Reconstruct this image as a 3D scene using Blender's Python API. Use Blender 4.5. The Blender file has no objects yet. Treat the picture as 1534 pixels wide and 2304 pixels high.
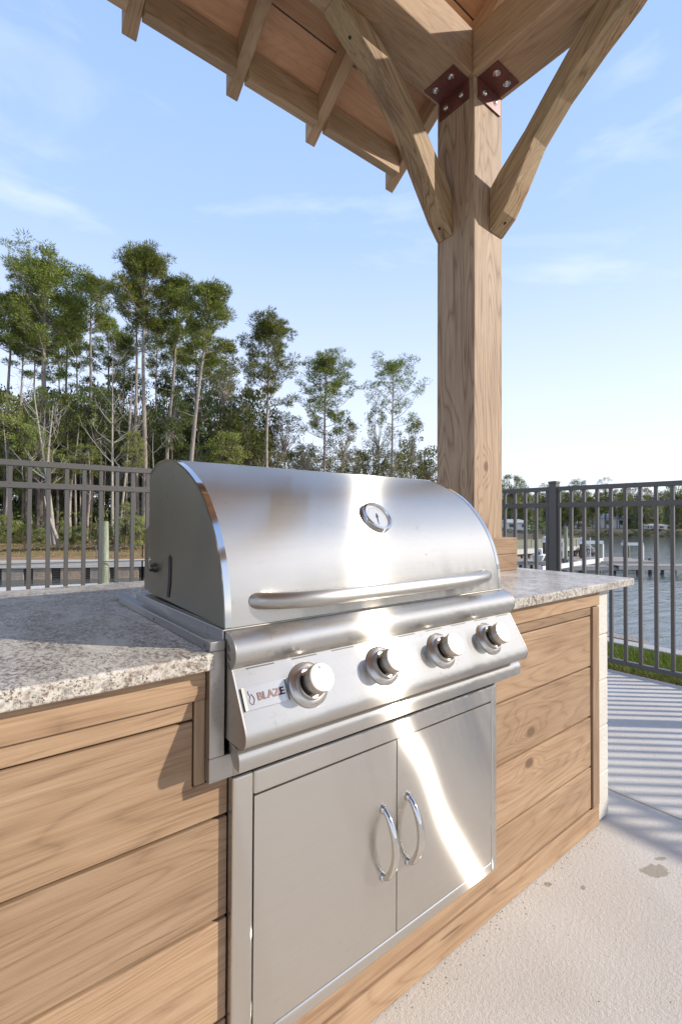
import bpy, bmesh, math, random
from mathutils import Vector, Matrix
random.seed(7)
PI = math.pi
scene = bpy.context.scene
COL = scene.collection

# ---------------------------------------------------------------- camera
CAM_H = 1.1509
YAW, PITCH, ROLL = 0.90196, 0.01428, 0.00454
FPX = 1078.03
fwv = Vector((math.cos(YAW)*math.cos(PITCH), math.sin(YAW)*math.cos(PITCH), math.sin(PITCH)))
rv = Vector((math.sin(YAW), -math.cos(YAW), 0)); uv = rv.cross(fwv)
cr = math.cos(ROLL)*rv + math.sin(ROLL)*uv
cu = -math.sin(ROLL)*rv + math.cos(ROLL)*uv
cam = bpy.data.cameras.new('camera'); camo = bpy.data.objects.new('camera', cam); COL.objects.link(camo)
camo.matrix_world = Matrix(((cr.x, cu.x, -fwv.x, 0), (cr.y, cu.y, -fwv.y, 0), (cr.z, cu.z, -fwv.z, CAM_H), (0, 0, 0, 1)))
cam.sensor_fit = 'VERTICAL'; cam.sensor_height = 36; cam.lens = FPX/2304*36
cam.clip_start = 0.02; cam.clip_end = 3000
scene.camera = camo

# ---------------------------------------------------------------- sky, sun, exposure
SUN_EL, SUN_AZ = math.radians(27.5), math.radians(-42)
sd = Vector((math.cos(SUN_EL)*math.cos(SUN_AZ), math.cos(SUN_EL)*math.sin(SUN_AZ), math.sin(SUN_EL)))
world = bpy.data.worlds.new('World'); scene.world = world; world.use_nodes = True
wn, wl = world.node_tree.nodes, world.node_tree.links
wn.clear()
wo = wn.new('ShaderNodeOutputWorld'); bg = wn.new('ShaderNodeBackground'); bg.inputs[1].default_value = 0.15
sky = wn.new('ShaderNodeTexSky'); sky.sky_type = 'NISHITA'; sky.sun_disc = False
sky.sun_elevation = SUN_EL; sky.sun_rotation = math.atan2(sd.x, sd.y)
sky.air_density = 1.0; sky.dust_density = 0.6; sky.ozone_density = 2.2; sky.altitude = 0
tc = wn.new('ShaderNodeTexCoord'); mp = wn.new('ShaderNodeMapping'); mp.inputs['Scale'].default_value = (1.3, 1.3, 4.2)
mp.inputs['Rotation'].default_value = (0.25, 0.3, 0.4)
wl.new(tc.outputs['Generated'], mp.inputs[0])
nz = wn.new('ShaderNodeTexNoise'); nz.inputs['Scale'].default_value = 1.7; nz.inputs['Detail'].default_value = 8
nz.inputs['Roughness'].default_value = 0.55; nz.inputs['Distortion'].default_value = 0.8
wl.new(mp.outputs[0], nz.inputs['Vector'])
cr_ = wn.new('ShaderNodeValToRGB'); cr_.color_ramp.elements[0].position = 0.54; cr_.color_ramp.elements[1].position = 0.98
cr_.color_ramp.elements[1].color = (0.8, 0.8, 0.8, 1)
wl.new(nz.outputs[0], cr_.inputs[0])
mxc = wn.new('ShaderNodeMix'); mxc.data_type = 'RGBA'
wl.new(cr_.outputs[0], mxc.inputs[0]); mxc.inputs[7].default_value = (3.3, 3.5, 3.85, 1)
# thin high haze: the clear sky pales towards the horizon all the way round
sep = wn.new('ShaderNodeSeparateXYZ'); wl.new(tc.outputs['Generated'], sep.inputs[0])
hz = wn.new('ShaderNodeValToRGB'); he = hz.color_ramp.elements
he[0].position = 0.0; he[0].color = (3.2/6, 3.4/6, 3.75/6, 1); he[1].position = 0.95; he[1].color = (0.85/6, 1.5/6, 3.1/6, 1)
e_ = he.new(0.22); e_.color = (2.55/6, 2.85/6, 3.6/6, 1); e_ = he.new(0.50); e_.color = (1.5/6, 2.08/6, 3.35/6, 1)
wl.new(sep.outputs[2], hz.inputs[0])
sc6 = wn.new('ShaderNodeVectorMath'); sc6.operation = 'SCALE'; sc6.inputs['Scale'].default_value = 6.0; wl.new(hz.outputs[0], sc6.inputs[0])
mxh = wn.new('ShaderNodeMix'); mxh.data_type = 'RGBA'; mxh.inputs[0].default_value = 0.92
wl.new(sky.outputs[0], mxh.inputs[6]); wl.new(sc6.outputs[0], mxh.inputs[7])
wl.new(mxh.outputs[2], mxc.inputs[6])
wl.new(mxc.outputs[2], bg.inputs[0]); wl.new(bg.outputs[0], wo.inputs[0])
sun = bpy.data.lights.new('sun', 'SUN'); suno = bpy.data.objects.new('sun', sun); COL.objects.link(suno)
sun.energy = 2.2; sun.angle = math.radians(0.9); sun.color = (1.0, 0.93, 0.83)
suno.rotation_euler = sd.to_track_quat('Z', 'Y').to_euler(); suno.location = (6, -6, 8)
scene.view_settings.view_transform = 'Standard'; scene.view_settings.look = 'None'
scene.view_settings.exposure = 1.22; scene.view_settings.gamma = 1; scene.view_settings.use_curve_mapping = False
scene.cycles.use_denoising = True
scene.cycles.max_bounces = 8; scene.cycles.sample_clamp_indirect = 6

# ---------------------------------------------------------------- helpers
def tag(o, label=None, cat=None, group=None, kind=None):
    if label: o['label'] = label
    if cat: o['category'] = cat
    if group: o['group'] = group
    if kind: o['kind'] = kind
    return o
def empty(name, loc, label, cat, group=None, kind=None):
    o = bpy.data.objects.new(name, None); COL.objects.link(o); o.location = loc; o.empty_display_size = 0.1
    return tag(o, label, cat, group, kind)
class MB:
    def __init__(s): s.v = []; s.f = []
    def add(s, vs, fs):
        n = len(s.v); s.v += [tuple(v) for v in vs]; s.f += [tuple(i+n for i in f) for f in fs]
    def box(s, x0, x1, y0, y1, z0, z1):
        s.add([(x0,y0,z0),(x1,y0,z0),(x1,y1,z0),(x0,y1,z0),(x0,y0,z1),(x1,y0,z1),(x1,y1,z1),(x0,y1,z1)],
              [(0,3,2,1),(4,5,6,7),(0,1,5,4),(1,2,6,5),(2,3,7,6),(3,0,4,7)])
    def prism(s, poly, a, b, axis='y'):
        n = len(poly)
        def m(p, t):
            return {'y': (p[0], t, p[1]), 'x': (t, p[0], p[1]), 'z': (p[0], p[1], t)}[axis]
        s.add([m(p, a) for p in poly]+[m(p, b) for p in poly],
              [tuple(range(n)), tuple(range(2*n-1, n-1, -1))]+[(i, i+n, (i+1) % n+n, (i+1) % n) for i in range(n)])
    def tube(s, pts, rad, n=8, cap=True):
        pts = [Vector(p) for p in pts]; N = len(pts)
        if not hasattr(rad, '__len__'): rad = [rad]*N
        t0 = (pts[1]-pts[0]).normalized(); a = t0.orthogonal().normalized(); vs = []
        for i, p in enumerate(pts):
            t = (pts[min(i+1, N-1)]-pts[max(i-1, 0)]).normalized()
            a = (a-t*a.dot(t)).normalized(); b = t.cross(a)
            for k in range(n):
                an = 2*PI*k/n; vs.append(p+(a*math.cos(an)+b*math.sin(an))*rad[i])
        fs = [(i*n+k, i*n+(k+1) % n, (i+1)*n+(k+1) % n, (i+1)*n+k) for i in range(N-1) for k in range(n)]
        if cap: fs += [tuple(range(n-1, -1, -1)), tuple((N-1)*n+k for k in range(n))]
        s.add(vs, fs)
    def lathe(s, prof, c, ax, n=32):          # prof: (radius, height along ax)
        c = Vector(c); ax = Vector(ax).normalized(); a = ax.orthogonal().normalized(); b = ax.cross(a); vs = []
        for r, h in prof:
            for k in range(n):
                an = 2*PI*k/n; vs.append(c+ax*h+(a*math.cos(an)+b*math.sin(an))*r)
        N = len(prof)
        fs = [(i*n+k, i*n+(k+1) % n, (i+1)*n+(k+1) % n, (i+1)*n+k) for i in range(N-1) for k in range(n)]
        if prof[-1][0] > 1e-5: fs.append(tuple((N-1)*n+k for k in range(n)))
        if prof[0][0] > 1e-5: fs.append(tuple(range(n-1, -1, -1)))
        s.add(vs, fs)
    def build(s, name, mat, parent=None, bevel=0, smooth=None, fixn=True, seg=2):
        me = bpy.data.meshes.new(name); me.from_pydata(s.v, [], s.f)
        if fixn:
            bm = bmesh.new(); bm.from_mesh(me); bmesh.ops.recalc_face_normals(bm, faces=bm.faces); bm.to_mesh(me); bm.free()
        me.materials.append(mat)
        if smooth:
            for p in me.polygons: p.use_smooth = True
            me.set_sharp_from_angle(angle=math.radians(smooth))
        o = bpy.data.objects.new(name, me); COL.objects.link(o)
        if bevel:
            md = o.modifiers.new('bevel', 'BEVEL'); md.width = bevel; md.segments = seg; md.limit_method = 'ANGLE'; md.angle_limit = math.radians(35)
        o['knot'] = (99.0, 0.0, 0.0)
        return o
def world_of(o):
    m = o.matrix_basis.copy(); p = o
    while p.parent: m = p.parent.matrix_basis @ m; p = p.parent
    return m
def attach(o, parent, wm=None):
    """parent o to parent keeping wm (world matrix, default identity) as its world placement"""
    wm = wm or Matrix.Identity(4)
    o.parent = parent; o.matrix_parent_inverse = Matrix.Identity(4)
    o.matrix_basis = world_of(parent).inverted() @ wm
    return o
_b = MB.build
def build(s, name, mat, parent=None, wm=None, **k):
    o = _b(s, name, mat, None, **k)
    if parent: attach(o, parent, wm)
    elif wm is not None: o.matrix_basis = wm
    return o
MB.build = build
_cache = {}
def plank(name, mat, parent, c, L, W, T, rot=None, bevel=0.0025, knot=None):
    """board: length L along local X, width W along local Y, thickness T along local Z, centred at c"""
    m = MB(); m.box(-L/2, L/2, -W/2, W/2, -T/2, T/2)
    wm = Matrix.Translation(c) @ (rot if rot is not None else Matrix.Identity(4))
    o = m.build(name, mat, parent, wm, bevel=bevel)
    if knot: o['knot'] = tuple(float(k) for k in knot)
    return o
def frame(x, y):    # rotation matrix with local X->x, local Y->y
    x = Vector(x).normalized(); y = Vector(y); y = (y-x*y.dot(x)).normalized(); z = x.cross(y)
    return Matrix(((x.x, y.x, z.x, 0), (x.y, y.y, z.y, 0), (x.z, y.z, z.z, 0), (0, 0, 0, 1)))
FRONT = frame((1,0,0), (0,0,1))      # board on a front face: length x, width z
UP = frame((0,0,1), (1,0,0))
ALONGY = frame((0,1,0), (0,0,1))
F2 = Vector((0.6200, 0.7846, 0)); R2 = Vector((0.7846, -0.6200, 0))
def at(px, d, z=0.0):
    p = F2*d + R2*((px-767)/FPX*d); return Vector((p.x, p.y, z))
def zat(py, d): return CAM_H-(py-1153)/FPX*d

# ---------------------------------------------------------------- materials
def newmat(name):
    m = bpy.data.materials.new(name); m.use_nodes = True
    return m, m.node_tree.nodes, m.node_tree.links, m.node_tree.nodes['Principled BSDF']
def noise(n, l, vec, scale, detail=4, rough=0.5, dist=0.0):
    x = n.new('ShaderNodeTexNoise'); x.inputs['Scale'].default_value = scale; x.inputs['Detail'].default_value = detail
    x.inputs['Roughness'].default_value = rough; x.inputs['Distortion'].default_value = dist
    if vec is not None: l.new(vec, x.inputs['Vector'])
    return x.outputs[0]
def mapping(n, l, vec, scale=(1,1,1), rot=(0,0,0)):
    x = n.new('ShaderNodeMapping'); x.inputs['Scale'].default_value = scale; x.inputs['Rotation'].default_value = rot
    l.new(vec, x.inputs[0]); return x.outputs[0]
def ramp(n, l, fac, stops):
    x = n.new('ShaderNodeValToRGB'); e = x.color_ramp.elements
    while len(e) < len(stops): e.new(0.5)
    for i, (p, c) in enumerate(stops):
        e[i].position = p; e[i].color = (*c, 1) if len(c) == 3 else c
    l.new(fac, x.inputs[0]); return x.outputs[0]
def mix(n, l, fac, a, b, blend='MIX'):
    x = n.new('ShaderNodeMix'); x.data_type = 'RGBA'; x.blend_type = blend
    for s, v in ((0, fac), (6, a), (7, b)):
        if hasattr(v, 'links') or hasattr(v, 'is_linked'): l.new(v, x.inputs[s])
        elif s == 0: x.inputs[0].default_value = v
        else: x.inputs[s].default_value = (*v, 1)
    return x.outputs[2]
def math_(n, l, op, a, b=None, c=None):
    x = n.new('ShaderNodeMath'); x.operation = op
    for i, v in enumerate((a, b, c)):
        if v is None: continue
        if hasattr(v, 'is_linked'): l.new(v, x.inputs[i])
        else: x.inputs[i].default_value = v
    return x.outputs[0]
def bump(n, l, p, h, strength=0.3, dist=0.01):
    x = n.new('ShaderNodeBump'); x.inputs['Strength'].default_value = strength; x.inputs['Distance'].default_value = dist
    l.new(h, x.inputs['Height']); l.new(x.outputs[0], p.inputs['Normal']); return x
def plain(name, col, rough=0.6, metal=0.0, spec=None):
    m, n, l, p = newmat(name); p.inputs['Base Color'].default_value = (*col, 1); p.inputs['Roughness'].default_value = rough; p.inputs['Metallic'].default_value = metal
    if spec is not None: p.inputs['Specular IOR Level'].default_value = spec
    return m

def wood(name, light, mid, dark, contrast=1.0, rough=0.65, weather=None, bumpk=0.25, stain=0.0):
    m, n, l, p = newmat(name)
    t = n.new('ShaderNodeTexCoord'); oi = n.new('ShaderNodeObjectInfo')
    kn = n.new('ShaderNodeAttribute'); kn.attribute_type = 'OBJECT'; kn.attribute_name = 'knot'
    # knot: bend the grain round a point given per board
    sub = n.new('ShaderNodeVectorMath'); sub.operation = 'SUBTRACT'; l.new(t.outputs['Object'], sub.inputs[0]); l.new(kn.outputs['Vector'], sub.inputs[1])
    ks = mapping(n, l, sub.outputs[0], (0.62, 1, 0.0))
    kl = n.new('ShaderNodeVectorMath'); kl.operation = 'LENGTH'; l.new(ks, kl.inputs[0]); kd = kl.outputs['Value']
    kf = n.new('ShaderNodeMapRange'); kf.inputs[1].default_value = 0.0; kf.inputs[2].default_value = 0.075; kf.inputs[3].default_value = 1; kf.inputs[4].default_value = 0
    kf.interpolation_type = 'SMOOTHSTEP'; l.new(kd, kf.inputs[0])
    rnd = math_(n, l, 'MULTIPLY', oi.outputs['Random'], 37.0)
    cmb = n.new('ShaderNodeCombineXYZ'); 
    for i in range(3): l.new(rnd, cmb.inputs[i])
    av = n.new('ShaderNodeVectorMath'); av.operation = 'ADD'; l.new(t.outputs['Object'], av.inputs[0]); l.new(cmb.outputs[0], av.inputs[1])
    v = mapping(n, l, av.outputs[0], (0.8, 7.0, 7.0))
    n1 = noise(n, l, v, 1.1, 2, 0.45, 0.6)
    n1k = math_(n, l, 'ADD', n1, math_(n, l, 'MULTIPLY', kf.outputs[0], 0.15))
    ring = math_(n, l, 'PINGPONG', math_(n, l, 'MULTIPLY', n1k, 34.0), 1.0)
    ring = math_(n, l, 'POWER', ring, 3.0)
    vf = mapping(n, l, av.outputs[0], (5.0, 300.0, 300.0)); n2 = noise(n, l, vf, 1.0, 4, 0.65)
    vm = mapping(n, l, av.outputs[0], (1.8, 34.0, 34.0)); n3 = noise(n, l, vm, 1.0, 5, 0.6, 0.4)
    g = math_(n, l, 'ADD', math_(n, l, 'MULTIPLY', ring, 0.15*contrast), math_(n, l, 'MULTIPLY', n2, 0.62))
    g = math_(n, l, 'ADD', g, math_(n, l, 'MULTIPLY', n3, 0.38))
    c = ramp(n, l, g, [(0.36, light), (0.54, mid), (0.80, dark)])
    big = noise(n, l, mapping(n, l, av.outputs[0], (0.9, 2.5, 2.5)), 2.0, 4, 0.6)
    c = mix(n, l, math_(n, l, 'MULTIPLY', ramp_f(n, l, big, 0.45, 0.75), 0.35), c, mid, 'MULTIPLY')
    vary = n.new('ShaderNodeHueSaturation'); l.new(c, vary.inputs['Color'])
    l.new(math_(n, l, 'ADD', 0.79, math_(n, l, 'MULTIPLY', oi.outputs['Random'], 0.34)), vary.inputs['Value'])
    c = vary.outputs[0]
    if stain:
        sn = noise(n, l, mapping(n, l, av.outputs[0], (2.2, 9, 9)), 1.0, 6, 0.7, 0.5)
        c = mix(n, l, math_(n, l, 'MULTIPLY', ramp_f(n, l, sn, 0.52, 0.68), stain), c, (0.16, 0.10, 0.065))
    if weather:
        wn_ = noise(n, l, mapping(n, l, av.outputs[0], (1.0, 5, 5)), 1.6, 5, 0.65)
        c = mix(n, l, math_(n, l, 'MULTIPLY', ramp_f(n, l, wn_, 0.4, 0.7), 0.6), c, weather)
    ck = noise(n, l, mapping(n, l, av.outputs[0], (2.2, 70, 70)), 1.0, 2, 0.5, 0.3)
    ckf = math_(n, l, 'MULTIPLY', ramp_f(n, l, ck, 0.72, 0.75), 0.6)
    c = mix(n, l, ckf, c, (0.07, 0.04, 0.025))
    # the knot itself
    kk = n.new('ShaderNodeMapRange'); kk.inputs[1].default_value = 0.011; kk.inputs[2].default_value = 0.019; kk.inputs[3].default_value = 1; kk.inputs[4].default_value = 0
    l.new(kd, kk.inputs[0])
    kr = math_(n, l, 'PINGPONG', math_(n, l, 'MULTIPLY', kd, 420.0), 1.0)
    kc = mix(n, l, kr, (0.10, 0.055, 0.03), (0.25, 0.15, 0.085))
    c = mix(n, l, kk.outputs[0], c, kc)
    l.new(c, p.inputs['Base Color']); p.inputs['Roughness'].default_value = rough; p.inputs['Specular IOR Level'].default_value = 0.3
    bump(n, l, p, g, bumpk, 0.003)
    return m
def ramp_f(n, l, v, a, b):
    x = n.new('ShaderNodeMapRange'); x.inputs[1].default_value = a; x.inputs[2].default_value = b; l.new(v, x.inputs[0]); return x.outputs[0]

M = {}
M['wood_panel'] = wood('cedar_panel', (0.46,0.315,0.195), (0.385,0.25,0.147), (0.23,0.137,0.078), 1.0, bumpk=0.3, stain=0.25)
M['wood_beam'] = wood('pavilion_timber', (0.60,0.41,0.25), (0.51,0.335,0.195), (0.30,0.18,0.10), 0.9, bumpk=0.3, stain=0.35)
M['wood_post'] = wood('pavilion_post', (0.52,0.385,0.26), (0.43,0.30,0.192), (0.24,0.15,0.09), 1.6, bumpk=0.4, stain=0.2)
M['wood_roof'] = wood('roof_board', (0.72,0.44,0.255), (0.63,0.355,0.195), (0.42,0.22,0.115), 0.5, bumpk=0.15, stain=0.15)
M['wood_brace'] = wood('brace_timber', (0.54,0.37,0.21), (0.42,0.265,0.14), (0.17,0.09,0.05), 1.7, bumpk=0.3, stain=0.75, weather=(0.42,0.34,0.19))  # stained timber; stain deepened so its colour also carries the braces' shading contrast
M['dark_gap'] = plain('dark_recess', (0.025,0.02,0.017), 0.9)

def steel(name, base=(0.60,0.58,0.55), an=0.80, r2=0.05, tangent='X', smudge=0.10, brush=None, dirt=0.0, soft=0.28, softrough=0.48):
    """brushed sheet: a long thin anisotropic lobe (brush lines) mixed with a little broad scatter"""
    m, n, l, p = newmat(name)
    p.inputs['Metallic'].default_value = 1; p.inputs['Roughness'].default_value = softrough
    t = n.new('ShaderNodeTexCoord')
    br = brush or (3.0, 1100.0, 1100.0)
    b = noise(n, l, mapping(n, l, t.outputs['Object'], br), 1.0, 3, 0.6)
    s = noise(n, l, mapping(n, l, t.outputs['Object'], (3, 3, 3)), 1.5, 5, 0.6, 0.3)
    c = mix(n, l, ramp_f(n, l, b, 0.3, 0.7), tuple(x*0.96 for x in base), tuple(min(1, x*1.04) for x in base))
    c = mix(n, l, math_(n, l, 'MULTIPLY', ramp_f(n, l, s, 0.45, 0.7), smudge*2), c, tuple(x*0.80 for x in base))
    l.new(c, p.inputs['Base Color'])
    g = n.new('ShaderNodeBsdfAnisotropic'); g.distribution = 'GGX'; l.new(c, g.inputs['Color'])
    g.inputs['Anisotropy'].default_value = -an
    l.new(math_(n, l, 'ADD', r2**0.5-0.5*smudge*0.3, math_(n, l, 'MULTIPLY', s, smudge*0.3)), g.inputs['Roughness'])
    tg = n.new('ShaderNodeTangent'); tg.direction_type = 'RADIAL'; tg.axis = tangent; l.new(tg.outputs[0], g.inputs['Tangent'])
    ms = n.new('ShaderNodeMixShader'); ms.inputs[0].default_value = soft; l.new(g.outputs[0], ms.inputs[1]); l.new(p.outputs[0], ms.inputs[2])
    out = ms.outputs[0]
    if dirt:
        d = noise(n, l, mapping(n, l, t.outputs['Object'], (70, 70, 70)), 1.0, 4, 0.7)
        d2 = noise(n, l, mapping(n, l, t.outputs['Object'], (7, 7, 7)), 1.0, 4, 0.7)
        dm = math_(n, l, 'MULTIPLY', math_(n, l, 'MULTIPLY', ramp_f(n, l, d, 0.60, 0.68), ramp_f(n, l, d2, 0.45, 0.62)), dirt)
        df = n.new('ShaderNodeBsdfDiffuse'); df.inputs[0].default_value = (0.13, 0.095, 0.065, 1)
        m2 = n.new('ShaderNodeMixShader'); l.new(dm, m2.inputs[0]); l.new(out, m2.inputs[1]); l.new(df.outputs[0], m2.inputs[2]); out = m2.outputs[0]
    l.new(out, n['Material Output'].inputs[0])
    return m
M['steel'] = steel('brushed_steel', base=(0.58,0.55,0.50), r2=0.026, an=0.865, dirt=0.35, soft=0.22, softrough=0.62)
M['steel_door'] = steel('brushed_steel_door', base=(0.67,0.63,0.57), r2=0.0145, an=0.915, smudge=0.05, dirt=0.1, soft=0.16, softrough=0.6)
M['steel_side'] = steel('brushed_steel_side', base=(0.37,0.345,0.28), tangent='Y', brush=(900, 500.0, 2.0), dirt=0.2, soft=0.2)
M['steel_trim'] = steel('steel_trim', base=(0.50,0.475,0.44), r2=0.10, an=0.5, dirt=0.9)
M['steel_dirty'] = steel('steel_stained', base=(0.46,0.40,0.33), r2=0.12, an=0.4, smudge=0.3, dirt=1.0)
M['chrome'] = plain('polished_steel', (0.72,0.70,0.67), 0.10, 1.0)
M['knob_metal'] = steel('knob_metal', base=(0.62,0.575,0.52), r2=0.05, an=0.0, smudge=0.1, soft=0.4)
M['knob_grip'] = plain('knob_grip', (0.20,0.18,0.155), 0.35, 1.0)
M['glass_dial'] = plain('gauge_dial', (0.62,0.62,0.60), 0.25, 0.3)
M['black'] = plain('black_paint', (0.015,0.015,0.015), 0.5)
M['red_enamel'] = plain('red_enamel', (0.10,0.010,0.010), 0.4)
M['grey_mark'] = plain('grey_marking', (0.16,0.15,0.14), 0.5)

def granite(name, top):
    m, n, l, p = newmat(name); t = n.new('ShaderNodeTexCoord'); o = t.outputs['Object']
    n1 = noise(n, l, mapping(n, l, o, (9, 5, 12), (0, 0, 0.5)), 1.0, 6, 0.7, 0.8)
    n2 = noise(n, l, mapping(n, l, o, (95, 50, 95), (0, 0, 0.6)), 1.0, 5, 0.75, 0.6)
    n3 = noise(n, l, mapping(n, l, o, (260, 150, 260), (0, 0, 0.6)), 1.0, 3, 0.7)
    vo = n.new('ShaderNodeTexVoronoi'); vo.inputs['Scale'].default_value = 150; l.new(o, vo.inputs['Vector'])
    c = ramp(n, l, n1, [(0.30, (0.69,0.63,0.535)), (0.50, (0.58,0.52,0.435)), (0.70, (0.42,0.375,0.31))])
    k = math_(n, l, 'ADD', 0.25, math_(n, l, 'MULTIPLY', ramp_f(n, l, noise(n, l, mapping(n, l, o, (13, 8, 13), (0, 0, 0.5)), 1.0, 4, 0.6, 0.6), 0.40, 0.56), 0.75))
    c = mix(n, l, math_(n, l, 'MULTIPLY', ramp_f(n, l, n2, 0.48, 0.60), k), c, (0.22,0.19,0.16))
    c = mix(n, l, math_(n, l, 'MULTIPLY', ramp_f(n, l, n3, 0.53, 0.60), k), c, (0.055,0.045,0.042))
    c = mix(n, l, math_(n, l, 'MULTIPLY', math_(n, l, 'MULTIPLY', ramp_f(n, l, vo.outputs['Color'], 0.62, 0.72), ramp_f(n, l, n1, 0.46, 0.60)), 0.75), c, (0.15,0.085,0.06))
    c = mix(n, l, math_(n, l, 'MULTIPLY', ramp_f(n, l, vo.outputs['Color'], 0.40, 0.25), 0.35), c, (0.70,0.66,0.60))
    l.new(c, p.inputs['Base Color']); p.inputs['Roughness'].default_value = 0.28
    p.inputs['Specular IOR Level'].default_value = 0.45
    bump(n, l, p, n2, 0.12 if top else 0.5, 0.002)
    return m
M['granite'] = granite('speckled_granite', True)

def concrete(name, c1, c2, tex=260, bk=0.6, stains=()):
    m, n, l, p = newmat(name); t = n.new('ShaderNodeTexCoord'); o = t.outputs['Object']
    n1 = noise(n, l, o, 2.2, 6, 0.6, 0.4); n2 = noise(n, l, o, tex, 4, 0.7); n3 = noise(n, l, o, 38, 4, 0.7)
    c = mix(n, l, ramp_f(n, l, n1, 0.35, 0.7), c1, c2)
    c = mix(n, l, math_(n, l, 'MULTIPLY', ramp_f(n, l, n2, 0.55, 0.75), 0.35), c, tuple(x*0.6 for x in c2))
    c = mix(n, l, math_(n, l, 'MULTIPLY', ramp_f(n, l, n3, 0.66, 0.72), 0.6), c, tuple(x*0.45 for x in c2))
    for (sx, sy, ra, rb, an) in stains:
        v = n.new('ShaderNodeVectorMath'); v.operation = 'SUBTRACT'; l.new(o, v.inputs[0]); v.inputs[1].default_value = (sx, sy, 0)
        q = mapping(n, l, v.outputs[0], (1, 1, 0), (0, 0, an)); q = mapping(n, l, q, (1/ra, 1/rb, 0))
        ln = n.new('ShaderNodeVectorMath'); ln.operation = 'LENGTH'; l.new(q, ln.inputs[0])
        dd = math_(n, l, 'ADD', ln.outputs['Value'], math_(n, l, 'MULTIPLY', math_(n, l, 'SUBTRACT', noise(n, l, o, 45, 4, 0.6), 0.5), 1.6))
        f = n.new('ShaderNodeMapRange'); f.inputs[1].default_value = 0.95; f.inputs[2].default_value = 1.05; f.inputs[3].default_value = 0.6; f.inputs[4].default_value = 0
        l.new(dd, f.inputs[0]); c = mix(n, l, f.outputs[0], c, (0.235,0.195,0.13))
    l.new(c, p.inputs['Base Color']); p.inputs['Roughness'].default_value = 0.85; p.inputs['Specular IOR Level'].default_value = 0.2
    h = math_(n, l, 'ADD', math_(n, l, 'MULTIPLY', n2, 0.6), math_(n, l, 'MULTIPLY', noise(n, l, o, 90, 3, 0.6), 0.6))
    bump(n, l, p, h, bk, 0.006)
    return m
M['patio'] = concrete('patio_concrete', (0.64,0.595,0.53), (0.57,0.52,0.455), 260, 0.75,
    stains=((1.80,0.605,0.045,0.028,0.4), (1.877,0.615,0.02,0.008,0.5), (1.464,0.792,0.016,0.010,0.2), (1.538,0.718,0.012,0.008,0)))
M['walk'] = concrete('pale_concrete', (0.60,0.565,0.50), (0.54,0.50,0.44), 8, 0.2)
M['cap'] = concrete('seawall_concrete', (0.48,0.44,0.40), (0.40,0.37,0.34), 40, 0.3)
M['stone'] = concrete('painted_block', (0.66,0.62,0.54), (0.60,0.56,0.48), 120, 0.6)
M['fence'] = plain('bronze_powder_coat', (0.10,0.093,0.085), 0.42, 0.0)
M['rivet'] = plain('rivet', (0.22,0.21,0.20), 0.35, 1.0)
M['rust_red'] = None
def bracketmat():
    m, n, l, p = newmat('oxide_red_steel'); t = n.new('ShaderNodeTexCoord')
    a = noise(n, l, t.outputs['Object'], 14, 5, 0.7); c = mix(n, l, ramp_f(n, l, a, 0.35, 0.7), (0.20,0.065,0.050), (0.12,0.045,0.036))
    l.new(c, p.inputs['Base Color']); p.inputs['Roughness'].default_value = 0.38; p.inputs['Metallic'].default_value = 0.25
    bump(n, l, p, noise(n, l, t.outputs['Object'], 120, 3), 0.15, 0.001); return m
M['rust_red'] = bracketmat()

def leafmat(name, c1, c2, c3, rough=0.5, trans=0.25):
    m, n, l, p = newmat(name); g = n.new('ShaderNodeNewGeometry'); oi = n.new('ShaderNodeObjectInfo')
    c = ramp(n, l, g.outputs['Random Per Island'], [(0.0, c1), (0.55, c2), (1.0, c3)])
    h = n.new('ShaderNodeHueSaturation'); l.new(c, h.inputs['Color'])
    l.new(math_(n, l, 'ADD', 0.8, math_(n, l, 'MULTIPLY', oi.outputs['Random'], 0.45)), h.inputs['Value'])
    l.new(math_(n, l, 'ADD', 0.485, math_(n, l, 'MULTIPLY', oi.outputs['Random'], 0.03)), h.inputs['Hue'])
    l.new(h.outputs[0], p.inputs['Base Color']); p.inputs['Roughness'].default_value = rough; p.inputs['Specular IOR Level'].default_value = 0.2
    tr = n.new('ShaderNodeBsdfTranslucent'); l.new(h.outputs[0], tr.inputs[0]); ms = n.new('ShaderNodeMixShader'); ms.inputs[0].default_value = trans
    l.new(p.outputs[0], ms.inputs[1]); l.new(tr.outputs[0], ms.inputs[2]); l.new(ms.outputs[0], n['Material Output'].inputs[0])
    return m
M['needle'] = leafmat('pine_needles', (0.10,0.130,0.020), (0.175,0.205,0.036), (0.28,0.285,0.065))
M['leaf'] = leafmat('broad_leaves', (0.12,0.15,0.028), (0.22,0.255,0.055), (0.36,0.37,0.125), 0.35)  # leaf colour lightened to carry the sunlight on the front crowns
M['leaf_dark'] = leafmat('dark_leaves', (0.055,0.072,0.018), (0.105,0.130,0.034), (0.19,0.21,0.065), 0.45)  # dark foliage, its colour also carrying the shade inside the wood
M['leaf_olive'] = leafmat('olive_leaves', (0.085,0.090,0.024), (0.15,0.150,0.042), (0.24,0.215,0.08), 0.45)
M['palm'] = leafmat('palm_leaf', (0.10,0.15,0.05), (0.16,0.20,0.08), (0.24,0.26,0.12), 0.4)
M['grass'] = leafmat('grass_blades', (0.10,0.15,0.02), (0.16,0.21,0.03), (0.25,0.26,0.07), 0.5, 0.3)
M['grass_dry'] = leafmat('dry_grass', (0.17,0.13,0.06), (0.24,0.18,0.09), (0.15,0.16,0.05), 0.6, 0.2)
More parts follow.
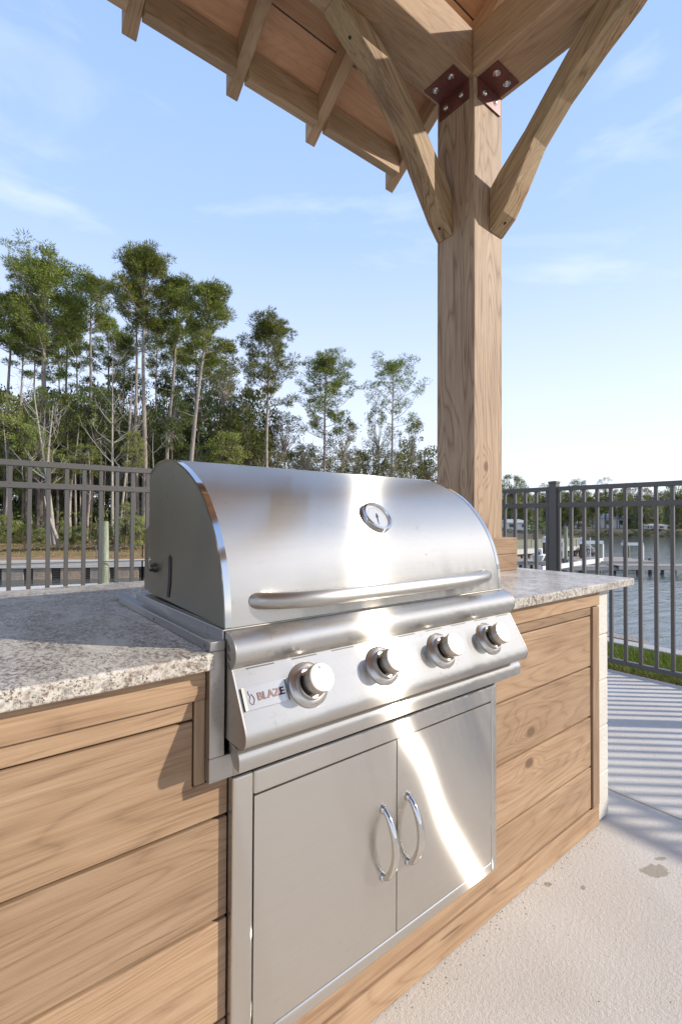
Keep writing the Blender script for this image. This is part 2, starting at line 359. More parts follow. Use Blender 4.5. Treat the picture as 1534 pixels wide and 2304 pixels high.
def bark(name, a, b):
    m, n, l, p = newmat(name); t = n.new('ShaderNodeTexCoord'); g = noise(n, l, mapping(n, l, t.outputs['Object'], (6, 6, 1.6)), 1.0, 5, 0.7)
    l.new(mix(n, l, ramp_f(n, l, g, 0.35, 0.65), a, b), p.inputs['Base Color']); p.inputs['Roughness'].default_value = 0.9; return m
M['bark_pine'] = bark('pine_bark', (0.21,0.165,0.13), (0.36,0.30,0.25))
M['bark_pale'] = bark('pale_bark', (0.28,0.245,0.20), (0.42,0.375,0.315))
M['bark_dark'] = bark('dark_bark', (0.085,0.065,0.05), (0.16,0.125,0.10))
def groundmat(name, cols, scale):
    m, n, l, p = newmat(name); t = n.new('ShaderNodeTexCoord'); o = t.outputs['Object']
    a = noise(n, l, o, scale, 6, 0.7); b = noise(n, l, o, scale*9, 4, 0.7)
    c = ramp(n, l, a, [(0.35, cols[0]), (0.52, cols[1]), (0.66, cols[2])])
    c = mix(n, l, math_(n, l, 'MULTIPLY', ramp_f(n, l, b, 0.5, 0.7), 0.5), c, tuple(x*0.45 for x in cols[1]))
    l.new(c, p.inputs['Base Color']); p.inputs['Roughness'].default_value = 0.95; bump(n, l, p, b, 0.8, 0.05); return m
M['litter'] = groundmat('leaf_litter', ((0.46,0.25,0.15), (0.36,0.22,0.12), (0.26,0.24,0.10)), 0.5)
M['lawn'] = groundmat('lawn_soil', ((0.12,0.15,0.03), (0.16,0.18,0.04), (0.20,0.18,0.07)), 3)
M['pen'] = groundmat('dry_lawn', ((0.30,0.26,0.14), (0.26,0.24,0.11), (0.30,0.25,0.16)), 0.3)
M['far'] = groundmat('far_ground', ((0.06,0.05,0.03), (0.09,0.07,0.045), (0.07,0.075,0.035)), 0.2)
M['mud'] = groundmat('basin_wall', ((0.44,0.30,0.20), (0.38,0.29,0.21), (0.26,0.21,0.16)), 1.0)
def watermat():
    m, n, l, p = newmat('lagoon_water'); t = n.new('ShaderNodeTexCoord'); o = t.outputs['Object']
    p.inputs['Base Color'].default_value = (0.085,0.098,0.085,1); p.inputs['Roughness'].default_value = 0.09; p.inputs['IOR'].default_value = 1.33
    p.inputs['Specular IOR Level'].default_value = 0.7
    a = noise(n, l, mapping(n, l, o, (0.9, 2.2, 1), (0, 0, 0.5)), 1.0, 5, 0.6, 0.3)
    b = noise(n, l, mapping(n, l, o, (0.18, 0.5, 1), (0, 0, 0.5)), 1.0, 3, 0.6)
    bump(n, l, p, math_(n, l, 'ADD', a, math_(n, l, 'MULTIPLY', b, 1.8)), 0.75, 0.09)
    return m
M['water'] = watermat()
M['dockwood'] = groundmat('weathered_dock', ((0.38,0.32,0.26), (0.32,0.27,0.22), (0.26,0.22,0.18)), 2.0)
M['pile'] = bark('green_piling', (0.20,0.22,0.13), (0.34,0.35,0.24))
M['white'] = plain('white_paint', (0.72,0.71,0.68), 0.5)
M['brick'] = plain('red_siding', (0.24,0.07,0.05), 0.8)
M['roof_grey'] = plain('pale_roof', (0.42,0.41,0.40), 0.7)
M['window'] = plain('dark_window', (0.03,0.035,0.04), 0.1)
M['timber_wall'] = plain('bulkhead_timber', (0.06,0.045,0.035), 0.9)
M['rock'] = groundmat('riprap', ((0.40,0.36,0.30), (0.30,0.27,0.23), (0.22,0.2,0.17)), 1.5)

WATER_Z = -2.9
# ================================================================ GROUND AND SETTING
pat = MB(); pat.box(-7, 3.93, -7, 4.1, -0.22, -0.012)
patio = pat.build('patio', M['patio']); tag(patio, 'textured beige concrete patio under the outdoor kitchen', kind='structure')
for (x0, x1, y0, y1) in ((-7, 2.179, -7, -0.9), (-7, 2.179, -0.894, 4.1), (2.189, 3.93, -7, -0.9), (2.189, 3.93, -0.894, 4.1)):
    s = MB(); s.box(x0, x1, y0, y1, -0.012, 0); s.build('slab', M['patio'], patio, bevel=0.003)
# land the pool deck stands on, retained on the water side
m = MB(); m.box(-40, 3.93, 4.1, 5.2, -3.6, -0.10); m.box(-40, 3.93, -30, 4.1, -3.6, -0.225); m.box(3.93, 4.95, -30, 5.2, -3.6, -0.07)
tag(m.build('ground', M['lawn']), 'earth under the patio and lawn', kind='structure')
m = MB(); m.box(-200, 400, -200, 200, WATER_Z-0.6, WATER_Z-0.5)
tag(m.build('seabed', M['mud']), 'muddy bottom under the water', kind='structure')
m = MB(); m.add([(-200,-200,WATER_Z),(400,-200,WATER_Z),(400,200,WATER_Z),(-200,200,WATER_Z)], [(0,1,2,3)])
tag(m.build('water', M['water'], fixn=False), 'rippled grey green lagoon water', kind='structure')
m = MB(); m.box(4.952, 5.13, -30, 5.2, -3.6, -0.03)
tag(m.build('seawall', M['cap'], bevel=0.01), 'pale concrete seawall along the lawn beyond the fence', 'seawall')

def blades(name, mat, region, count, h, w, label, lean=0.5, z=-0.07):
    m = MB(); x0, x1, y0, y1 = region
    for i in range(count):
        x, y = random.uniform(x0, x1), random.uniform(y0, y1); a = random.uniform(0, PI); hh = h*random.uniform(0.5, 1.3)
        dx, dy = math.cos(a)*w, math.sin(a)*w; lx, ly = random.gauss(0, lean)*hh, random.gauss(0, lean)*hh
        m.add([(x-dx,y-dy,z), (x+dx,y+dy,z), (x+lx,y+ly,z+hh)], [(0,1,2)])
    o = m.build(name, mat, fixn=False); tag(o, label, name.replace('_', ' '), kind='stuff'); return o
blades('lawn_grass', M['grass'], (4.12, 4.95, -0.5, 3.6), 42000, 0.05, 0.004, 'green mown grass strip between fence and seawall')
blades('dry_grass', M['grass_dry'], (3.935, 4.14, -0.5, 3.6), 9000, 0.05, 0.004, 'dry brown grass at the foot of the dark fence', z=-0.07)

# lower walkway beyond the left fence, and the far bank of the basin
def strip(name, mat, rows, label, cat=None):   # rows of (px, depth, z) lists
    m = MB(); k = len(rows[0]); vs = [at(*p) for r in rows for p in r]
    m.add(vs, [(i*k+j, i*k+j+1, (i+1)*k+j+1, (i+1)*k+j) for i in range(len(rows)-1) for j in range(k-1)])
    o = m.build(name, mat); tag(o, label, kind='structure'); return o
WZ = -1.7
walk_o = strip('walkway', M['walk'], [[(-500, 14, WZ), (0, 14, WZ), (322, 14, WZ), (700, 14, WZ)], [(-500, 17.5, WZ), (0, 19.5, WZ), (322, 21.6, WZ), (700, 22.8, WZ)],
      [(-500, 17.5, -3.5), (0, 19.5, -3.5), (322, 21.6, -3.5), (700, 22.8, -3.5)]], 'pale concrete walkway beside the boat basin')
# far bank: cap face, slope, forest floor
def bankrow(d0, dz, pts):
    return [(px, d+d0, z+dz) for px, d, z in pts]
capl = [(-3600, 12.5, WZ), (-1800, 20.0, WZ), (-700, 29.5, WZ), (0, 31.0, WZ), (322, 32.6, WZ), (700, 36, WZ), (1000, 42, WZ), (1125, 47, WZ)]
strip('bank', M['litter'], [capl, bankrow(6, 0.35, capl), bankrow(12, 0.85, capl), bankrow(40, 1.2, capl), bankrow(90, 1.2, capl)], 'sloping bank with fallen leaves and dry grass across the basin')
bw = empty('bulkhead_wall', at(150, 31.2, WZ), 'long timber bulkhead with pale concrete cap on the far side of the basin', 'bulkhead')
for i in range(len(capl)-1):
    a, b = at(*capl[i]), at(*capl[i+1]); dirv = (b-a).normalized(); nrm = Vector((dirv.y, -dirv.x, 0))
    if nrm.dot(F2) > 0: nrm = -nrm
    m = MB(); q = [a, b]; vs = []
    for z in (0.0, -0.46):
        for pnt, off in ((a, 0.28), (b, 0.28), (b, -0.25), (a, -0.25)):
            v = pnt+nrm*off; vs.append((v.x, v.y, pnt.z+0.02+z))
    m.add(vs, [(0,1,2,3), (7,6,5,4), (0,4,5,1), (1,5,6,2), (2,6,7,3), (3,7,4,0)])
    m.build('cap', M['walk'], bw)
    m = MB(); vs = []
    for z in (-0.44, -1.9):
        for pnt, off in ((a, 0.02), (b, 0.02), (b, -0.2), (a, -0.2)):
            v = pnt+nrm*off; vs.append((v.x, v.y, pnt.z+z))
    m.add(vs, [(0,1,2,3), (7,6,5,4), (0,4,5,1), (1,5,6,2), (2,6,7,3), (3,7,4,0)])
    m.build('backing', M['timber_wall'], bw)
    if 1 < i < 5:
        L = (b-a).length; k = int(L/1.62)
        for j in range(k):
            c = a+dirv*(j+0.5)*L/k+nrm*0.1; wdt = 1.2*random.uniform(0.85, 1.12)
            mm = MB(); mm.box(-wdt/2, wdt/2, -0.06, 0.06, -1.45, -0.47)
            an = math.atan2(dirv.y, dirv.x)
            mm.build('panel', M['mud'] if j % 3 else M['dockwood'], bw, Matrix.Translation((c.x, c.y, WZ)) @ Matrix.Rotation(an, 4, 'Z'))

def cable_rail(pts, h, label, spacing=1.8, cables=9, post=0.05):
    t = empty('cable_railing', pts[0], label, 'railing', 'cable railings round the boat basin')
    for a, b in zip(pts[:-1], pts[1:]):
        a, b = Vector(a), Vector(b); n = max(1, int((b-a).length/spacing)); up = Vector((0, 0, h))
        m = MB(); m.tube([a+up, b+up], 0.03, 4); m.build('top_rail', M['fence'], t)
        for j in range(n+1):
            p = a.lerp(b, j/n); m = MB(); m.box(p.x-post/2, p.x+post/2, p.y-post/2, p.y+post/2, p.z, p.z+h); m.build('post', M['fence'], t)
        for c in range(cables):
            u = Vector((0, 0, 0.10+(h-0.16)*c/(cables-1))); m = MB(); m.tube([a+u, b+u], 0.006, 3); m.build('cable', M['rivet'], t)
cable_rail([at(-200, 18.4, WZ), at(0, 19.3, WZ), at(322, 21.4, WZ), at(600, 22.4, WZ)], 0.95, 'near cable railing on the pale walkway edge', spacing=5.3)
cable_rail([at(-300, 31.2, WZ+0.05), at(0, 31.8, WZ+0.05), at(322, 33.4, WZ+0.05), at(600, 36, WZ+0.05)], 0.93, 'far cable railing along the top of the timber bulkhead', spacing=2.9)
t = empty('mooring_pile', at(238, 20.7, -3.2), 'tall round greenish timber pile standing by the basin behind the left fence', 'piling')
m = MB(); p = at(238, 21.0, 0); m.tube([(p.x, p.y, -3.4), (p.x+0.02, p.y, -1), (p.x, p.y, zat(1161, 21.0))], [0.15, 0.14, 0.125], 14); m.build('shaft', M['pile'], t, smooth=50)

# ================================================================ OUTDOOR KITCHEN ISLAND
YW = 0.8284
isl = empty('outdoor_kitchen', (0.8, YW, 0), 'outdoor kitchen island clad in tan cedar planks with speckled granite tops', 'kitchen island')
m = MB(); m.box(-1.3, 1.90, YW+0.022, 1.80, 0, 0.882)
# leave the recess for the grill: three blocks instead of one
m = MB(); m.box(-1.3, 0.372, YW+0.022, 1.80, 0, 0.882); m.box(1.262, 1.899, YW+0.022, 1.80, 0, 0.882); m.box(0.372, 1.262, 1.42, 1.80, 0, 0.882); m.box(0.372, 1.262, YW+0.022, 1.42, 0, 0.66)
m.build('body', M['dark_gap'], isl)
rows = [(0.002, 0.078), (0.083, 0.233), (0.238, 0.417), (0.423, 0.602), (0.608, 0.792)]
for i, (z0, z1) in enumerate(rows):
    if i == 4:
        m = MB(); m.prism([(a_+0.45, b_-0.70) for a_, b_ in ((-1.29, z0), (0.391, z0), (0.391, 0.676), (0.3242, 0.676), (0.3242, z1), (-1.29, z1))], -0.010, 0.010, 'z')
        m.build('plank', M['wood_panel'], isl, Matrix.Translation((-0.45, YW+0.0105, 0.70)) @ FRONT, bevel=0.0025)
        plank('plank', M['wood_panel'], isl, (1.5345, YW+0.0105, (z0+z1)/2), 0.615, z1-z0, 0.020, FRONT)
        continue
    xl = 0.391
    th = 0.020 if i else 0.024
    plank('plank' if i else 'baseboard', M['wood_panel'], isl, (-0.45+(xl-0.391)/2, YW+th/2-(0.004 if i == 0 else 0)+random.uniform(0, .0012), (z0+z1)/2), 1.682+(xl-0.391), z1-z0, th, FRONT)
    kn = None
    if i == 2: kn = (-0.05, 0.035, 0.01)
    if i == 3: kn = (-0.14, -0.035, 0.01)
    if i == 0:
        plank('baseboard', M['wood_panel'], isl, (1.1475, YW+0.008, (z0+z1)/2), 1.505, z1-z0, 0.024, FRONT)
    elif i == 1:
        plank('plank', M['wood_panel'], isl, (1.1185, YW+0.010, (z0+z1)/2), 1.447, z1-z0, 0.020, FRONT)
    else:
        k_ = {2: (-0.115, 0.052, 0.01), 3: (-0.105, -0.038, 0.01)}.get(i)
        plank('plank', M['wood_panel'], isl, (1.5345, YW+0.010+random.uniform(0, .0012), (z0+z1)/2), 0.615, z1-z0, 0.020, FRONT, knot=k_)
plank('plank', M['wood_panel'], isl, (-0.4835, YW+0.010, 0.8115), 1.615, 0.031, 0.020, FRONT)
plank('plank', M['wood_panel'], isl, (1.5535, YW+0.010, 0.8115), 0.577, 0.031, 0.020, FRONT)
plank('top_rail', M['wood_panel'], isl, (-0.4775, YW+0.006, 0.8555), 1.645, 0.053, 0.026, FRONT)
plank('top_rail', M['wood_panel'], isl, (1.585, YW+0.006, 0.8555), 0.63, 0.053, 0.026, FRONT)
plank('trim_board', M['wood_panel'], isl, (1.871, YW+0.006, 0.4525), 0.744, 0.052, 0.026, UP)
plank('trim_board', M['wood_panel'], isl, (0.3365, YW+0.008, 0.753), 0.150, 0.020, 0.022, UP)
for k in range(5):   # painted block return at the right end
    z0 = 0.004+k*0.176; m = MB(); jx = random.uniform(-0.002, 0.002)
    m.box(1.9015, 1.995+jx, YW+0.003, 1.80, z0, z0+0.174); m.build('block', M['stone'], isl, bevel=0.006)
# granite tops
def slab(x0, x1, y0, y1, name='countertop'):
    m = MB(); m.box(x0, x1, y0, y1, 0.884, 0.914); o = m.build(name, M['granite'], isl, bevel=0.004, seg=3); return o
slab(-1.35, 0.352, 0.798, 1.36); slab(1.270, 2.163, 0.798, 1.36)
slab(-1.35, 0.449, 1.3605, 1.885); slab(0.4505, 2.163, 1.3605, 1.885)
# double access doors below the grill
m = MB()
y0, y1 = 0.809, 0.835
m.box(0.393, 0.435, y0, y1, 0.150, 0.678); m.box(1.189, 1.214, y0, y1, 0.150, 0.678)
m.box(0.4353, 1.1887, y0, y1, 0.632, 0.678); m.box(0.4353, 1.1887, y0, y1, 0.150, 0.179)
m.build('door_frame', M['steel_door'], isl, bevel=0.005, seg=3)
m = MB(); m.box(0.436, 1.188, 0.832, 0.834, 0.181, 0.631); m.build('door_recess', M['dark_gap'], isl)
def door(x0, x1, hx, name='cabinet_door'):
    # slightly dished sheet metal, as thin panels are
    nx, nz = 24, 28; z0, z1 = 0.1815, 0.6295; m = MB(); vs = []
    for j in range(nz+1):
        for i in range(nx+1):
            u, v = i/nx, j/nz; e = min(1, min(u, 1-u, v, 1-v)*12)
            d = 0.0007*math.sin(PI*u)*math.sin(PI*v) + 0.00012*math.sin(2.3*PI*u+hx)*math.sin(1.7*PI*v)
            vs.append((x0+(x1-x0)*u, 0.8105-d, z0+(z1-z0)*v))
    fs = [(j*(nx+1)+i, j*(nx+1)+i+1, (j+1)*(nx+1)+i+1, (j+1)*(nx+1)+i) for j in range(nz) for i in range(nx)]
    n0 = len(vs); vs += [(x0, 0.826, z0), (x1, 0.826, z0), (x1, 0.826, z1), (x0, 0.826, z1)]
    c = (0, nx, (nz+1)*(nx+1)-1, nz*(nx+1))
    fs += [tuple(range(nx, -1, -1))+(n0, n0+1), tuple(j*(nx+1)+nx for j in range(nz, -1, -1))+(n0+1, n0+2), tuple(j*(nx+1) for j in range(nz+1))+(n0+3, n0)]
    fs += [tuple(nz*(nx+1)+i for i in range(nx+1))+(n0+2, n0+3), (n0, n0+3, n0+2, n0+1)]
    m.add(vs, fs); d = m.build(name, M['steel_door'], isl, smooth=40)
    h = MB(); pts = []; rad = []
    for k in range(19):
        a = k/18; z = 0.328+0.157*a; y = 0.809-0.040*math.sin(PI*a)**0.62
        pts.append((hx, y, z)); rad.append(0.0070+0.0018*math.sin(PI*a))
    h.tube(pts, rad, 12)
    h.lathe([(0.010, 0), (0.010, 0.003), (0.0075, 0.006), (0, 0.006)], (hx, 0.8095, 0.484), (0, -1, 0), 16)
    h.lathe([(0.010, 0), (0.010, 0.003), (0.0075, 0.006), (0, 0.006)], (hx, 0.8095, 0.330), (0, -1, 0), 16)
    h.build('handle', M['chrome'], d, smooth=50)
    return d
door(0.437, 0.8105, 0.768); door(0.8135, 1.187, 0.850)

# ================================================================ GAS GRILL
X0, X1 = 0.376, 1.240
gr = empty('gas_grill', (0.808, 0.81, 0.914), 'built in stainless steel gas grill with domed hood, four knobs and red lettering', 'grill')
def catmull(P, n=6):
    out = []
    for i in range(len(P)-1):
        p0, p1, p2, p3 = P[max(i-1, 0)], P[i], P[i+1], P[min(i+2, len(P)-1)]
        for k in range(n):
            t = k/n; out.append(tuple(0.5*((2*p1[a])+(-p0[a]+p2[a])*t+(2*p0[a]-5*p1[a]+4*p2[a]-p3[a])*t*t+(-p0[a]+3*p1[a]-3*p2[a]+p3[a])*t**3) for a in range(2)))
    return out+[P[-1]]
hp = catmull([(0.812,0.951),(0.819,1.015),(0.838,1.080),(0.873,1.142),(0.929,1.205),(1.000,1.249),(1.075,1.278),(1.140,1.289),(1.205,1.286),(1.262,1.266)], 6)
def skin(prof, x0, x1, nx, th, name, mat, parent, smooth=35):
    m = MB(); N = len(prof); vs = []
    inner = []
    for i, p in enumerate(prof):
        a, b = prof[max(i-1, 0)], prof[min(i+1, N-1)]; ty, tz = b[0]-a[0], b[1]-a[1]; L = math.hypot(ty, tz) or 1
        inner.append((p[0]+tz/L*th, p[1]-ty/L*th))
    for k in range(nx+1):
        x = x0+(x1-x0)*k/nx
        vs += [(x, p[0], p[1]) for p in prof]+[(x, p[0], p[1]) for p in inner]
    W = 2*N; fs = []
    for k in range(nx):
        for i in range(N-1):
            fs.append((k*W+i, k*W+i+1, (k+1)*W+i+1, (k+1)*W+i)); fs.append((k*W+N+i, (k+1)*W+N+i, (k+1)*W+N+i+1, k*W+N+i+1))
        for i in (0, N-1): fs.append((k*W+i, (k+1)*W+i, (k+1)*W+N+i, k*W+N+i))
    for k in (0, nx):
        for i in range(N-1): fs.append((k*W+i, k*W+N+i, k*W+N+i+1, k*W+i+1))
    m.add(vs, fs); return m.build(name, mat, parent, smooth=smooth)
hood = skin(hp, X0+0.013, X1-0.013, 1, 0.004, 'hood', M['steel'], gr)
off = lambda P, d: [(p[0]-d*0.8, p[1]+d*0.6) for p in P]
for a, b in ((X0, X0+0.0128), (X1-0.0128, X1)):
    skin(off(hp, 0.0012), a, b, 1, 0.005, 'edge_band', M['chrome'], hood)
def side(x, s, lab):
    poly = [(p[0]+0.002, p[1]-0.002) for p in hp]+[(1.268, 1.135), (1.268, 0.962), (0.815, 0.952)]
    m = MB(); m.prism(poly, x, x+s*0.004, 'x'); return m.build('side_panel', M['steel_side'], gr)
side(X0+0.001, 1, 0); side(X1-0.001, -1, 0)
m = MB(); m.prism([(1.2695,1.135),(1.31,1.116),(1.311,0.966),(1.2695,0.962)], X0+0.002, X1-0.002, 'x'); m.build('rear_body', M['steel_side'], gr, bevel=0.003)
m = MB(); pts = [(1.118,1.060),(1.109,1.066),(1.102,1.060),(1.101,1.03),(1.103,1.0),(1.112,0.968),(1.127,0.968),(1.119,1.0),(1.117,1.03)]
m.prism(pts, X0-0.0006, X0+0.0008, 'x'); m.build('side_slot', M['black'], gr)
m = MB(); m.lathe([(0.012,0),(0.012,0.006),(0.009,0.006),(0.009,0.014),(0.007,0.016),(0,0.016)], (X0+0.001, 1.217, 1.028), (-1,0,0), 16); m.build('hinge_bolt', M['knob_grip'], gr, smooth=40)
m = MB(); m.lathe([(0.006,0),(0.005,0.003),(0,0.004)], (X0+0.002, 1.262, 1.045), (-1,0,0), 12); m.build('screw', M['chrome'], gr, smooth=40)
# handle: tube that bows out of the hood and sinks back into it at both ends
m = MB(); pts = []
for k in range(41):
    a = -1+2*k/40; pts.append((0.808+0.372*a, 0.771+0.055*abs(a)**7, 0.9935))
m.tube(pts, 0.0160, 20); m.build('handle', M['steel_trim'], hood, smooth=50)
# thermometer
nrm = Vector((0, -0.787, 0.616)); c = Vector((0.808, 0.884, 1.152))-nrm*0.004
th = MB(); th.lathe([(0.044,0),(0.044,0.012),(0.042,0.017),(0.037,0.018),(0.0345,0.0145),(0.0345,0.010),(0,0.010)], c, nrm, 40)
th = th.build('thermometer', M['chrome'], gr, smooth=40)
m = MB(); m.lathe([(0.0340,0),(0.0340,0.0012),(0,0.0012)], c+nrm*0.0105, nrm, 40); m.build('dial', M['glass_dial'], th, smooth=40)
upv = Vector((1,0,0)).cross(nrm)*-1; upv = nrm.cross(Vector((1,0,0))).normalized()
if upv.z < 0: upv = -upv
m = MB()
for k in range(27):
    an = math.radians(-130+10*k); dv = Vector((1,0,0))*math.sin(an)+upv*math.cos(an); q = c+nrm*0.0118
    w = Vector((1,0,0))*math.cos(an)-upv*math.sin(an); r0 = 0.026 if k % 4 else 0.0235
    m.add([q+dv*r0-w*.0004, q+dv*r0+w*.0004, q+dv*0.0295+w*.0004, q+dv*0.0295-w*.0004], [(0,1,2,3)])
m.build('scale_marks', M['grey_mark'], th)
m = MB(); q = c+nrm*0.0126
for an, L0, L1, w0 in ((math.radians(197), -0.010, 0.0255, 0.0011),):
    dv = Vector((1,0,0))*math.sin(an)+upv*math.cos(an); w = Vector((1,0,0))*math.cos(an)-upv*math.sin(an)
    m.add([q+dv*L0-w*w0*1.8, q+dv*L0+w*w0*1.8, q+dv*L1+w*w0*.5, q+dv*L1-w*w0*.5], [(0,1,2,3)])
m.lathe([(0.003,0),(0.003,0.001),(0,0.001)], q, nrm, 12)
m.build('needle', M['black'], th)
# control panel with rolled top and bottom
roll = catmull([(0.813,0.9475),(0.796,0.9445),(0.780,0.936),(0.7705,0.924),(0.768,0.910),(0.772,0.896),(0.7845,0.8835)], 5)
face = [(0.7845,0.8835),(0.778,0.8725),(0.734,0.7975)]
low = catmull([(0.734,0.7975),(0.7295,0.786),(0.7295,0.775),(0.735,0.764),(0.747,0.758),(0.765,0.7565)], 4)
prof = roll+face[1:]+low[1:]
m = MB(); m.prism(prof+[(0.811,0.7565),(0.811,0.9445)], X0+0.003, X1-0.003, 'x'); panel = m.build('control_panel', M['steel'], gr, smooth=25)
for x in (X0, X1-0.0028):
    m = MB(); m.prism([(p[0]-0.0006, p[1]) for p in prof]+[(0.8105,0.7565),(0.8105,0.9455)], x, x+0.0028, 'x'); m.build('end_cap', M['steel_trim'], gr)
for z in (0.921, 0.905, 0.889):
    m = MB(); m.prism([(0.797,z+.004),(0.790,z-.006),(0.792,z-.0066),(0.799,z+.0034)], X0-0.0005, X0+0.001, 'x'); m.build('vent_slot', M['black'], gr)
vents = [(0.403,0.461),(0.499,0.558),(0.596,0.654),(0.691,0.748),(0.786,0.842),(0.880,0.938),(0.976,1.034),(1.073,1.129),(1.171,1.225)]
PN = Vector((0, -0.862, 0.506)); PU = Vector((0, 0.506, 0.862))
def on_panel(x, s, k=0.0):      # s: distance up the panel from its centre
    return Vector((x, 0.7563, 0.8355))+PU*s+PN*k
for a, b in vents:
    m = MB(); m.add([on_panel(a, 0.0515, 0.0004), on_panel(b, 0.0515, 0.0004), on_panel(b, 0.0537, 0.0004), on_panel(a, 0.0537, 0.0004)], [(0,1,2,3)]); m.build('vent_slot', M['black'], gr)
def text_mesh(txt, size, ext, origin, xdir, ydir, mat, parent, name='lettering', sx=1.0, offset=0.0):
    cu_ = bpy.data.curves.new('txt', 'FONT'); cu_.body = txt; cu_.size = size; cu_.extrude = ext; cu_.align_x = 'CENTER'; cu_.align_y = 'CENTER'; cu_.offset = offset
    o = bpy.data.objects.new('txt', cu_); COL.objects.link(o)
    dg = bpy.context.evaluated_depsgraph_get(); me = bpy.data.meshes.new_from_object(o.evaluated_get(dg))
    bpy.data.objects.remove(o); me.name = name; me.materials.clear(); me.materials.append(mat)
    for v in me.vertices: v.co.x *= sx
    o = bpy.data.objects.new(name, me); COL.objects.link(o)
    x = Vector(xdir).normalized(); y = Vector(ydir).normalized(); z = x.cross(y)
    wm = Matrix(((x.x,y.x,z.x,origin[0]),(x.y,y.y,z.y,origin[1]),(x.z,y.z,z.z,origin[2]),(0,0,0,1)))
    attach(o, parent, wm); return o
knob_labels = ['leftmost knob beside the name plate', 'second knob from the name plate', 'third knob from the name plate', 'rightmost knob']
for i, kx in enumerate((0.520, 0.7125, 0.905, 1.0965)):
    base = on_panel(kx, 0.0)
    m = MB(); m.lathe([(0.0235,-0.001),(0.0245,0.018),(0.0248,0.034),(0.0235,0.0345),(0,0.0345)], base, PN, 36)
    k = m.build('knob', M['knob_grip'], gr, smooth=40)
    m = MB(); m.lathe([(0.043,0),(0.0425,0.003),(0.036,0.0085),(0.031,0.0095),(0.031,0.0115),(0.0305,0.019),(0.0285,0.0195),(0.0285,0.010)], base, PN, 48); m.build('bezel', M['knob_metal'], k, smooth=30)
    m = MB(); m.lathe([(0.0250,0.033),(0.0262,0.034),(0.0266,0.040),(0.0266,0.050),(0.0258,0.0522),(0.0235,0.0528),(0,0.0528)], base, PN, 48); m.build('cap', M['knob_metal'], k, smooth=30)
    m = MB(); q = base+PN*0.0532+PU*0.0185
    m.add([q-Vector((.0028,0,0))-PU*.0028, q+Vector((.0028,0,0))-PU*.0028, q+PU*.0035], [(0,1,2)]); m.build('pointer_mark', M['black'], k)
    for txt, s, xx in (('LOW', -0.0375, 0.0), ('HIGH', 0.0375, 0.0)):
        q = base+PN*0.0078+PU*s; text_mesh(txt, 0.007, 0.0002, q, (1,0,0), PU, M['grey_mark'], k)
# name plate
m = MB(); hx, hs, kz = 0.044, 0.0195, 0.0035
vs = [on_panel(0.428+a*hx, 0.001+b*hs, c_) for c_ in (0.0, kz) for a, b in ((-1,-1),(1,-1),(1,1),(-1,1))]
m.add(vs, [(0,1,2,3),(7,6,5,4),(0,4,5,1),(1,5,6,2),(2,6,7,3),(3,7,4,0)]); plate = m.build('name_plate', M['steel_door'], gr)
for xa, xb in ((0.3835, 0.3885), (0.4705, 0.4725)):
    m = MB(); vs = [on_panel(xx, 0.001+b*hs, c_) for c_ in (0.0, kz+0.0008) for xx, b in ((xa,-1),(xb,-1),(xb,1),(xa,1))]
    m.add(vs, [(0,1,2,3),(7,6,5,4),(0,4,5,1),(1,5,6,2),(2,6,7,3),(3,7,4,0)]); m.build('plate_edge', M['knob_grip'], plate)
text_mesh('BLAZE', 0.0185, 0.0005, on_panel(0.4378, 0.000, kz+0.0006), (1,0,0), PU, M['red_enamel'], plate, sx=1.04, offset=0.0005)
m = MB()
for crv in ([(-.0035,.0125),(-.0040,.008),(-.0015,.004),(-.0020,0),(-.0042,-.003),(-.0040,-.007),(-.0015,-.0095)], [(.0010,.0065),(.0040,.002),(.0055,-.003),(.0045,-.007),(.0025,-.0095)], [(-.0022,-.0108),(.0032,-.0108)]):
    m.tube([on_panel(0.3985+a, b+0.001, kz+0.0004) for a, b in crv], 0.00065, 6)
m.build('flame_emblem', M['red_enamel'], plate)
# grease tray lip under the control panel, stained back plate
lp = catmull([(0.803,0.747),(0.785,0.7465),(0.772,0.742),(0.765,0.733),(0.7645,0.722),(0.766,0.710)], 4)
skin(lp, 0.381, 1.258, 1, 0.003, 'drip_tray', M['steel'], gr)
for x in (0.3815, 1.255):
    m = MB(); m.prism(lp+[(0.785,0.712),(0.806,0.735)], x, x+0.002, 'x'); m.build('tray_end', M['steel_trim'], gr)
m = MB(); m.box(0.3935, 1.236, 0.812, 0.826, 0.6805, 0.7555); m.build('back_plate', M['steel_dirty'], gr)
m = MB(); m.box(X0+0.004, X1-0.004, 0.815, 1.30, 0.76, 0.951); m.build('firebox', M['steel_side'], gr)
m = MB(); m.box(X0-0.004, X1+0.004, 0.8135, 1.36, 0.915, 0.949); m.build('hood_seat', M['steel_trim'], gr, bevel=0.002)
# insulating liner: flanges on the counter and legs down the front
for s, a, b, c_ in ((1, 0.3455, 0.3735, 0.391), (-1, 1.2425, 1.2705, 1.2245)):
    m = MB(); lo, hi = min(a, b), max(a, b)
    m.box(lo, hi, 0.806, 1.49, 0.9145, 0.932)
    m.box(lo, hi, 0.806, 0.8255, 0.727, 0.9143)
    m.box(min(a, c_), max(a, c_), 0.806, 0.8255, 0.684, 0.7268)
    m.build('liner_flange', M['steel_trim'], gr, bevel=0.0015)
for y in (0.83, 1.12, 1.44):
    m = MB(); m.lathe([(0.0035,0),(0.0028,0.002),(0,0.0022)], (0.3455, y, 0.922), (-1,0,0), 10); m.build('screw', M['rivet'], gr, smooth=40)

